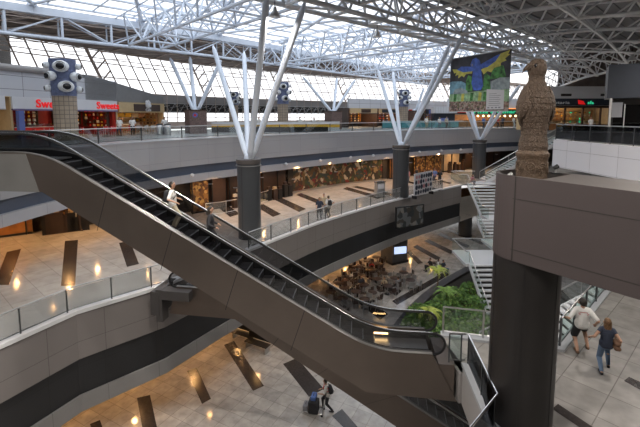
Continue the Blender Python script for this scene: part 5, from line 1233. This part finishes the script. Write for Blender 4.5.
# low railings in front of the shops on the middle gallery
for pts, lab in (([(206, 216), (222, 214), (237, 211)], 'low steel queue rail in front of the gallery shops left of the escalator column'), ([(259, 204), (272, 200), (281, 197)], 'low steel queue rail right of the escalator column')):
    railing([Z(x, y, MID) for x, y in pts], MID, 1.0, lab, spacing=1.7, g='glass', top='steel2', fr='steel2', name='queue_rail')
x, y = Z(383, 199, MID); t = thing('directory_kiosk', 'grey pedestal kiosk by the gallery railing left of the monitor column', 'kiosk', (x-.2, y+.9, MID), .5)
lbox((0, 0, .75), (.95, .45, 1.5), 'body', 'steel2', t); lbox((0, -.24, 1.1), (.75, .03, .5), 'screen', 'poster_white', t); lbox((0, 0, 1.53), (1.05, .55, .08), 'cap', 'steel', t); lbox((0, 0, .04), (1.05, .55, .08), 'base', 'blackm', t)
bx0, by0 = Z(416, 201, MID); bx1, by1 = Z(434, 195.5, MID)
t = thing('poster_board', 'freestanding poster board printed with rows of faces by the gallery railing', 'poster', (bx0, by0+.9, MID), math.atan2(by1-by0, bx1-bx0)); Lp = math.dist((bx0, by0), (bx1, by1))
lbox((Lp/2, 0, 1.35), (Lp, .08, 2.1), 'board', 'poster_white', t)
for x in (.1, Lp-.1): lbox((x, 0, .15), (.08, .5, .3), 'foot', 'blackm', t)
b = MB(); rr = random.Random(9); b2 = MB()
for i in range(7):
    for j in range(4): (b if rr.random() < .6 else b2).tube((.3+i*(Lp-.5)/6.4+.1*(j % 2), -.06, .55+j*.5), (.3+i*(Lp-.5)/6.4+.1*(j % 2), -.045, .55+j*.5), rr.uniform(.16, .25), 14)
b.obj('printed_dark_faces', CL['navy'], t); b2.obj('printed_pale_faces', CL['pink'], t)
# monitor on the slab edge
x0, x1 = Z(394, 201, MID), Z(424, 196, MID)
t = thing('wall_monitor', 'large dark flat screen mounted on the curved slab edge under the monitor column', 'screen', (6.8, 35.3, -9.15), .45)
lbox((1.6, 0, 0), (3.2, .18, 2.0), 'housing', 'blackm', t, .03); MB().box((1.6, -.1, 0), (3.0, .02, 1.8)).obj('display', tex_paint('painted_reflection_screen', [(.03, .035, .04), (.12, .13, .14), (.05, .045, .04), (.18, .17, .16)], 2.4), t); lbox((1.2, .5, 0), (.5, 1.0, .3), 'wall_bracket', 'steel2', t)  # grey patches on the display are reflections painted into its colour
# screen hanging under the gallery above the food court
x, z = D(400, 250, 35.5); t = thing('hanging_screen', 'small lit blue-white screen hanging under the gallery beside the dark pier', 'screen', (x, 35.5, z), .25)
lbox((0, 0, 0), (1.35, .12, .8), 'housing', 'blackm', t); lbox((0, -.07, 0), (1.2, .02, .66), 'display', mat('lit_screen', (.5, .6, .8), .3, var=.5, vs=3, emit=(.55, .68, 1.0), es=1.0), t); MB().tube((0, 0, .4), (0, 0, .75), .03, 6).obj('ceiling_rod', M['blackm'], t)
# ---------------------------------------------------------------- ground floor food court
spots = []
rf = random.Random(11)
for px, py in ((331, 296), (338, 287), (346, 281), (352, 274), (360, 270), (368, 264), (346, 292), (354, 285), (362, 279), (370, 273), (378, 267), (357, 296), (366, 289), (376, 283), (384, 277), (374, 297), (385, 290), (362, 304), (394, 282), (403, 276), (412, 284), (345, 303), (376, 260), (340, 312)):
    x, y = Z(px, py+4, GND); spots.append((x+rf.uniform(-.2, .2), y, py))
for k, (x, y, py) in enumerate(spots):
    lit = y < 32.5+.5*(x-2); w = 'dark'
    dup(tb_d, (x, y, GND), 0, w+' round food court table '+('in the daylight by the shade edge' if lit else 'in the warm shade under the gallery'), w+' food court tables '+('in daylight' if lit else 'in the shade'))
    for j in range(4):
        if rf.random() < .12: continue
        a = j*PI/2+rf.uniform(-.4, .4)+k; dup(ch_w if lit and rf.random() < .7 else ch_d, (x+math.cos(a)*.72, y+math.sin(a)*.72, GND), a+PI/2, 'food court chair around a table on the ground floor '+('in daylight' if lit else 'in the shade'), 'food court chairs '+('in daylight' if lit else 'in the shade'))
ppl = ((430, 266, 0, 100, 'man in black seated at the table beside the long dark floor inlay', 'black', 'black'), (437, 266, 1, 250, 'woman in white seated at the table near the long dark inlay', 'white', 'jeans'), (443, 268, 0, 220, 'man in a blue shirt seated at the table near the long dark inlay', 'navy', 'jeans'),
       (352, 279, 1, 60, 'seated diner in white deep in the shaded food court', 'white', 'black'), (361, 285, 0, 200, 'seated diner in black at the middle of the food court', 'black', 'black'), (385, 285, 1, 140, 'seated diner in beige beside the dark pier', 'beige', 'black'), (398, 286, 0, 20, 'seated diner in grey below the small hanging screen', 'grey', 'black'),
       (371, 268, 1, 200, 'seated diner in red against the soffit line of the food court', 'red', 'black'), (345, 285, 0, 10, 'seated diner in brown at the left of the food court', 'brown', 'black'))
for px, py, k, rz, lab, sh, tr in ppl:
    x, y = Z(px, py+5, GND); place_person(PSI[k], (x, y, GND), R(rz), lab, sh, tr); dup(ch_d, (x, y-.0, GND), R(rz), 'dark food court chair under a seated diner', 'chairs under seated diners')
x, y = Z(436, 271, GND); dup(tb_d, (x, y+.2, GND), 0, 'dark round table of the three people near the long dark inlay')
# dark benches seen under the left gallery
for px, py in ((242, 345), (256, 355)):
    x, y = Z(px, py, GND); t = thing('bench', 'dark bench with slatted back in the shade under the gallery, ' + ('left one' if px < 250 else 'right one'), 'bench', (x, y+.6, GND), -.5)
    lbox((0, 0, .44), (1.7, .5, .06), 'seat', 'blackm', t); lbox((0, .25, .75), (1.7, .05, .4), 'backrest', 'blackm', t)
    for sx in (-.75, .75): lbox((sx, 0, .21), (.06, .46, .42), 'leg', 'steel2', t)
# ---------------------------------------------------------------- planted bed
bed = smooth([Z(*p, GND) for p in ((498, 256), (482, 262), (462, 272), (441, 284), (422, 298), (404, 316), (390, 334))], 4)
bx = [(p[0], p[1]) for p in bed]+[(4.5, 18), (16, 18), (20, 30), (22, 40)]
b = MB(); n = len(bx); b.add([(*p, GND+.12) for p in bx], [tuple(range(n))], 0); o = tri_obj(b, 'floor_planting_bed', [M['soil']])
MB().wallpath(off(bed, .0), GND, GND+.35, .7).obj('trim_10', M['kerb'], kind='structure')
leafm = [mat('leaf_a', (.07, .16, .03), .5, var=.5, vs=2), mat('leaf_b', (.16, .28, .05), .5, var=.5, vs=2), mat('leaf_yellow', (.40, .46, .08), .5, var=.3, vs=2)]
stem = mat('stem_brown', (.08, .055, .03), .8)
rl = random.Random(21)
def shrub(x, y, rad, hh, mi, label, grp=None):
    t = thing('leafy_shrub', label, 'shrub', (x, y, GND+.1), 0, grp); b = MB()
    for k in range(420):
        th = rl.uniform(0, 2*PI); ph = math.acos(rl.uniform(-.2, 1)); q = rl.uniform(.72, 1.05)
        p = Vector((math.sin(ph)*math.cos(th)*rad*q, math.sin(ph)*math.sin(th)*rad*q, hh*.45+math.cos(ph)*hh*.55*q)); s = rl.uniform(.09, .17)
        d = Vector((rl.uniform(-1, 1), rl.uniform(-1, 1), rl.uniform(-.2, 1))).normalized(); u = d.orthogonal().normalized(); 
        b.add([p-d*s, p+u*s*.42, p+d*s, p-u*s*.42], [(0, 1, 2, 3)], 0 if rl.random() < .7 else 1)
    b.obj('foliage', [leafm[mi], leafm[1]], t); s_ = MB()
    for k in range(5): a = k*1.26; s_.tube((0, 0, 0), (math.cos(a)*rad*.5, math.sin(a)*rad*.5, hh*.7), .03, 5)
    s_.obj('stem', stem, t)
for k, (px, py) in enumerate(((470, 286), (457, 290), (445, 299), (433, 306), (465, 301), (452, 308), (440, 316), (428, 318), (474, 312), (461, 317), (449, 324), (437, 330), (470, 327), (458, 333), (478, 300), (480, 322), (420, 312), (415, 322))):
    x, y = Z(px, py+12, GND); shrub(x, y, rl.uniform(.75, 1.05), rl.uniform(.9, 1.35), 0, 'dense green leafy shrub in the planted bed', 'shrubs in the planted bed')
def palm(px, py, h, label, mi=2):
    x, y = Z(px, py, GND); t = thing('young_palm', label, 'palm', (x, y, GND+.1)); MB().sweep([(0, 0, 0), (.05, 0, h*.5), (.02, .03, h)], .05, 7).obj('trunk', stem, t, True)
    for k in range(11):
        a = 2*PI*k/11+rl.uniform(-.2, .2); b = MB(); L = rl.uniform(.8, 1.1); P0 = []
        for i in range(9): f = i/8; P0.append(Vector((.02+math.cos(a)*L*f, .03+math.sin(a)*L*f, h+.55*L*math.sin(f*2.4)-.25*f*f)))
        sd = Vector((-math.sin(a), math.cos(a), 0))
        for i in range(1, 9):
            w = .26*math.sin(PI*(i/8)*.85+.25)
            for s in (-1, 1): p = P0[i]; q = p+sd*s*w+(P0[i]-P0[i-1])*.9-Vector((0, 0, .06)); b.add([P0[i-1], p, q], [(0, 1, 2)])
        b.obj('frond', leafm[mi], t)
palm(437, 292, 1.5, 'young yellow-green palm standing at the kerb of the planted bed'); palm(428, 330, .9, 'low yellow-green palm beside the escalator newel'); palm(446, 312, 1.2, 'small palm rising from the middle of the planted bed', 1)
x, y = Z(478, 335, GND); t = thing('garden_boulder', 'pale grey rock in the planted bed at the foot of the stair', 'rock', (x, y+.6, GND+.1)); MB().ball((0, 0, .35), .55, 14, sc=(1, .7, .8)).obj('rock', M['fascia'], t, True)
PROTO_ROOTS += PR2
for r_ in PROTO_ROOTS:
    for c_ in list(r_.children): bpy.data.objects.remove(c_)
    bpy.data.objects.remove(r_)
for r_ in [o for o in C.objects if o.parent is None and o.get('label') and len(o['label'].split()) > 16]: print('LONG', r_['label'])
# put every empty at the base of its thing
for r_ in [o for o in C.objects if o.type == 'EMPTY' and o.parent is None and abs(o.location.x) < 1e-6 and abs(o.location.y) < 1e-6]:
    P_all = [c_.location + (c_.matrix_local.to_3x3() @ Vector(v_)) for c_ in r_.children for v_ in c_.bound_box]
    if not P_all or r_.rotation_euler.z: continue
    d_ = Vector((sum(p.x for p in P_all)/len(P_all), sum(p.y for p in P_all)/len(P_all), min(p.z for p in P_all)))
    for c_ in r_.children: c_.location = c_.location-d_
    r_.location = r_.location+d_
# ---------------------------------------------------------------- camera and view
cam = bpy.data.cameras.new('camera'); co = bpy.data.objects.new('camera', cam); C.objects.link(co)
cam.sensor_width = 36; cam.sensor_fit = 'HORIZONTAL'; cam.lens = FPX/640*36
co.location = (0, 0, 0); co.rotation_euler = (R(90)-TH, 0, 0)
cam.shift_y = -(213.5-CY)/640; cam.clip_end = 500; cam.clip_start = .1
sc = bpy.context.scene; sc.camera = co
sc.view_settings.view_transform = 'Standard'; sc.view_settings.look = 'None'; sc.view_settings.gamma = 1; sc.view_settings.use_curve_mapping = False
sc.view_settings.exposure = 0.0
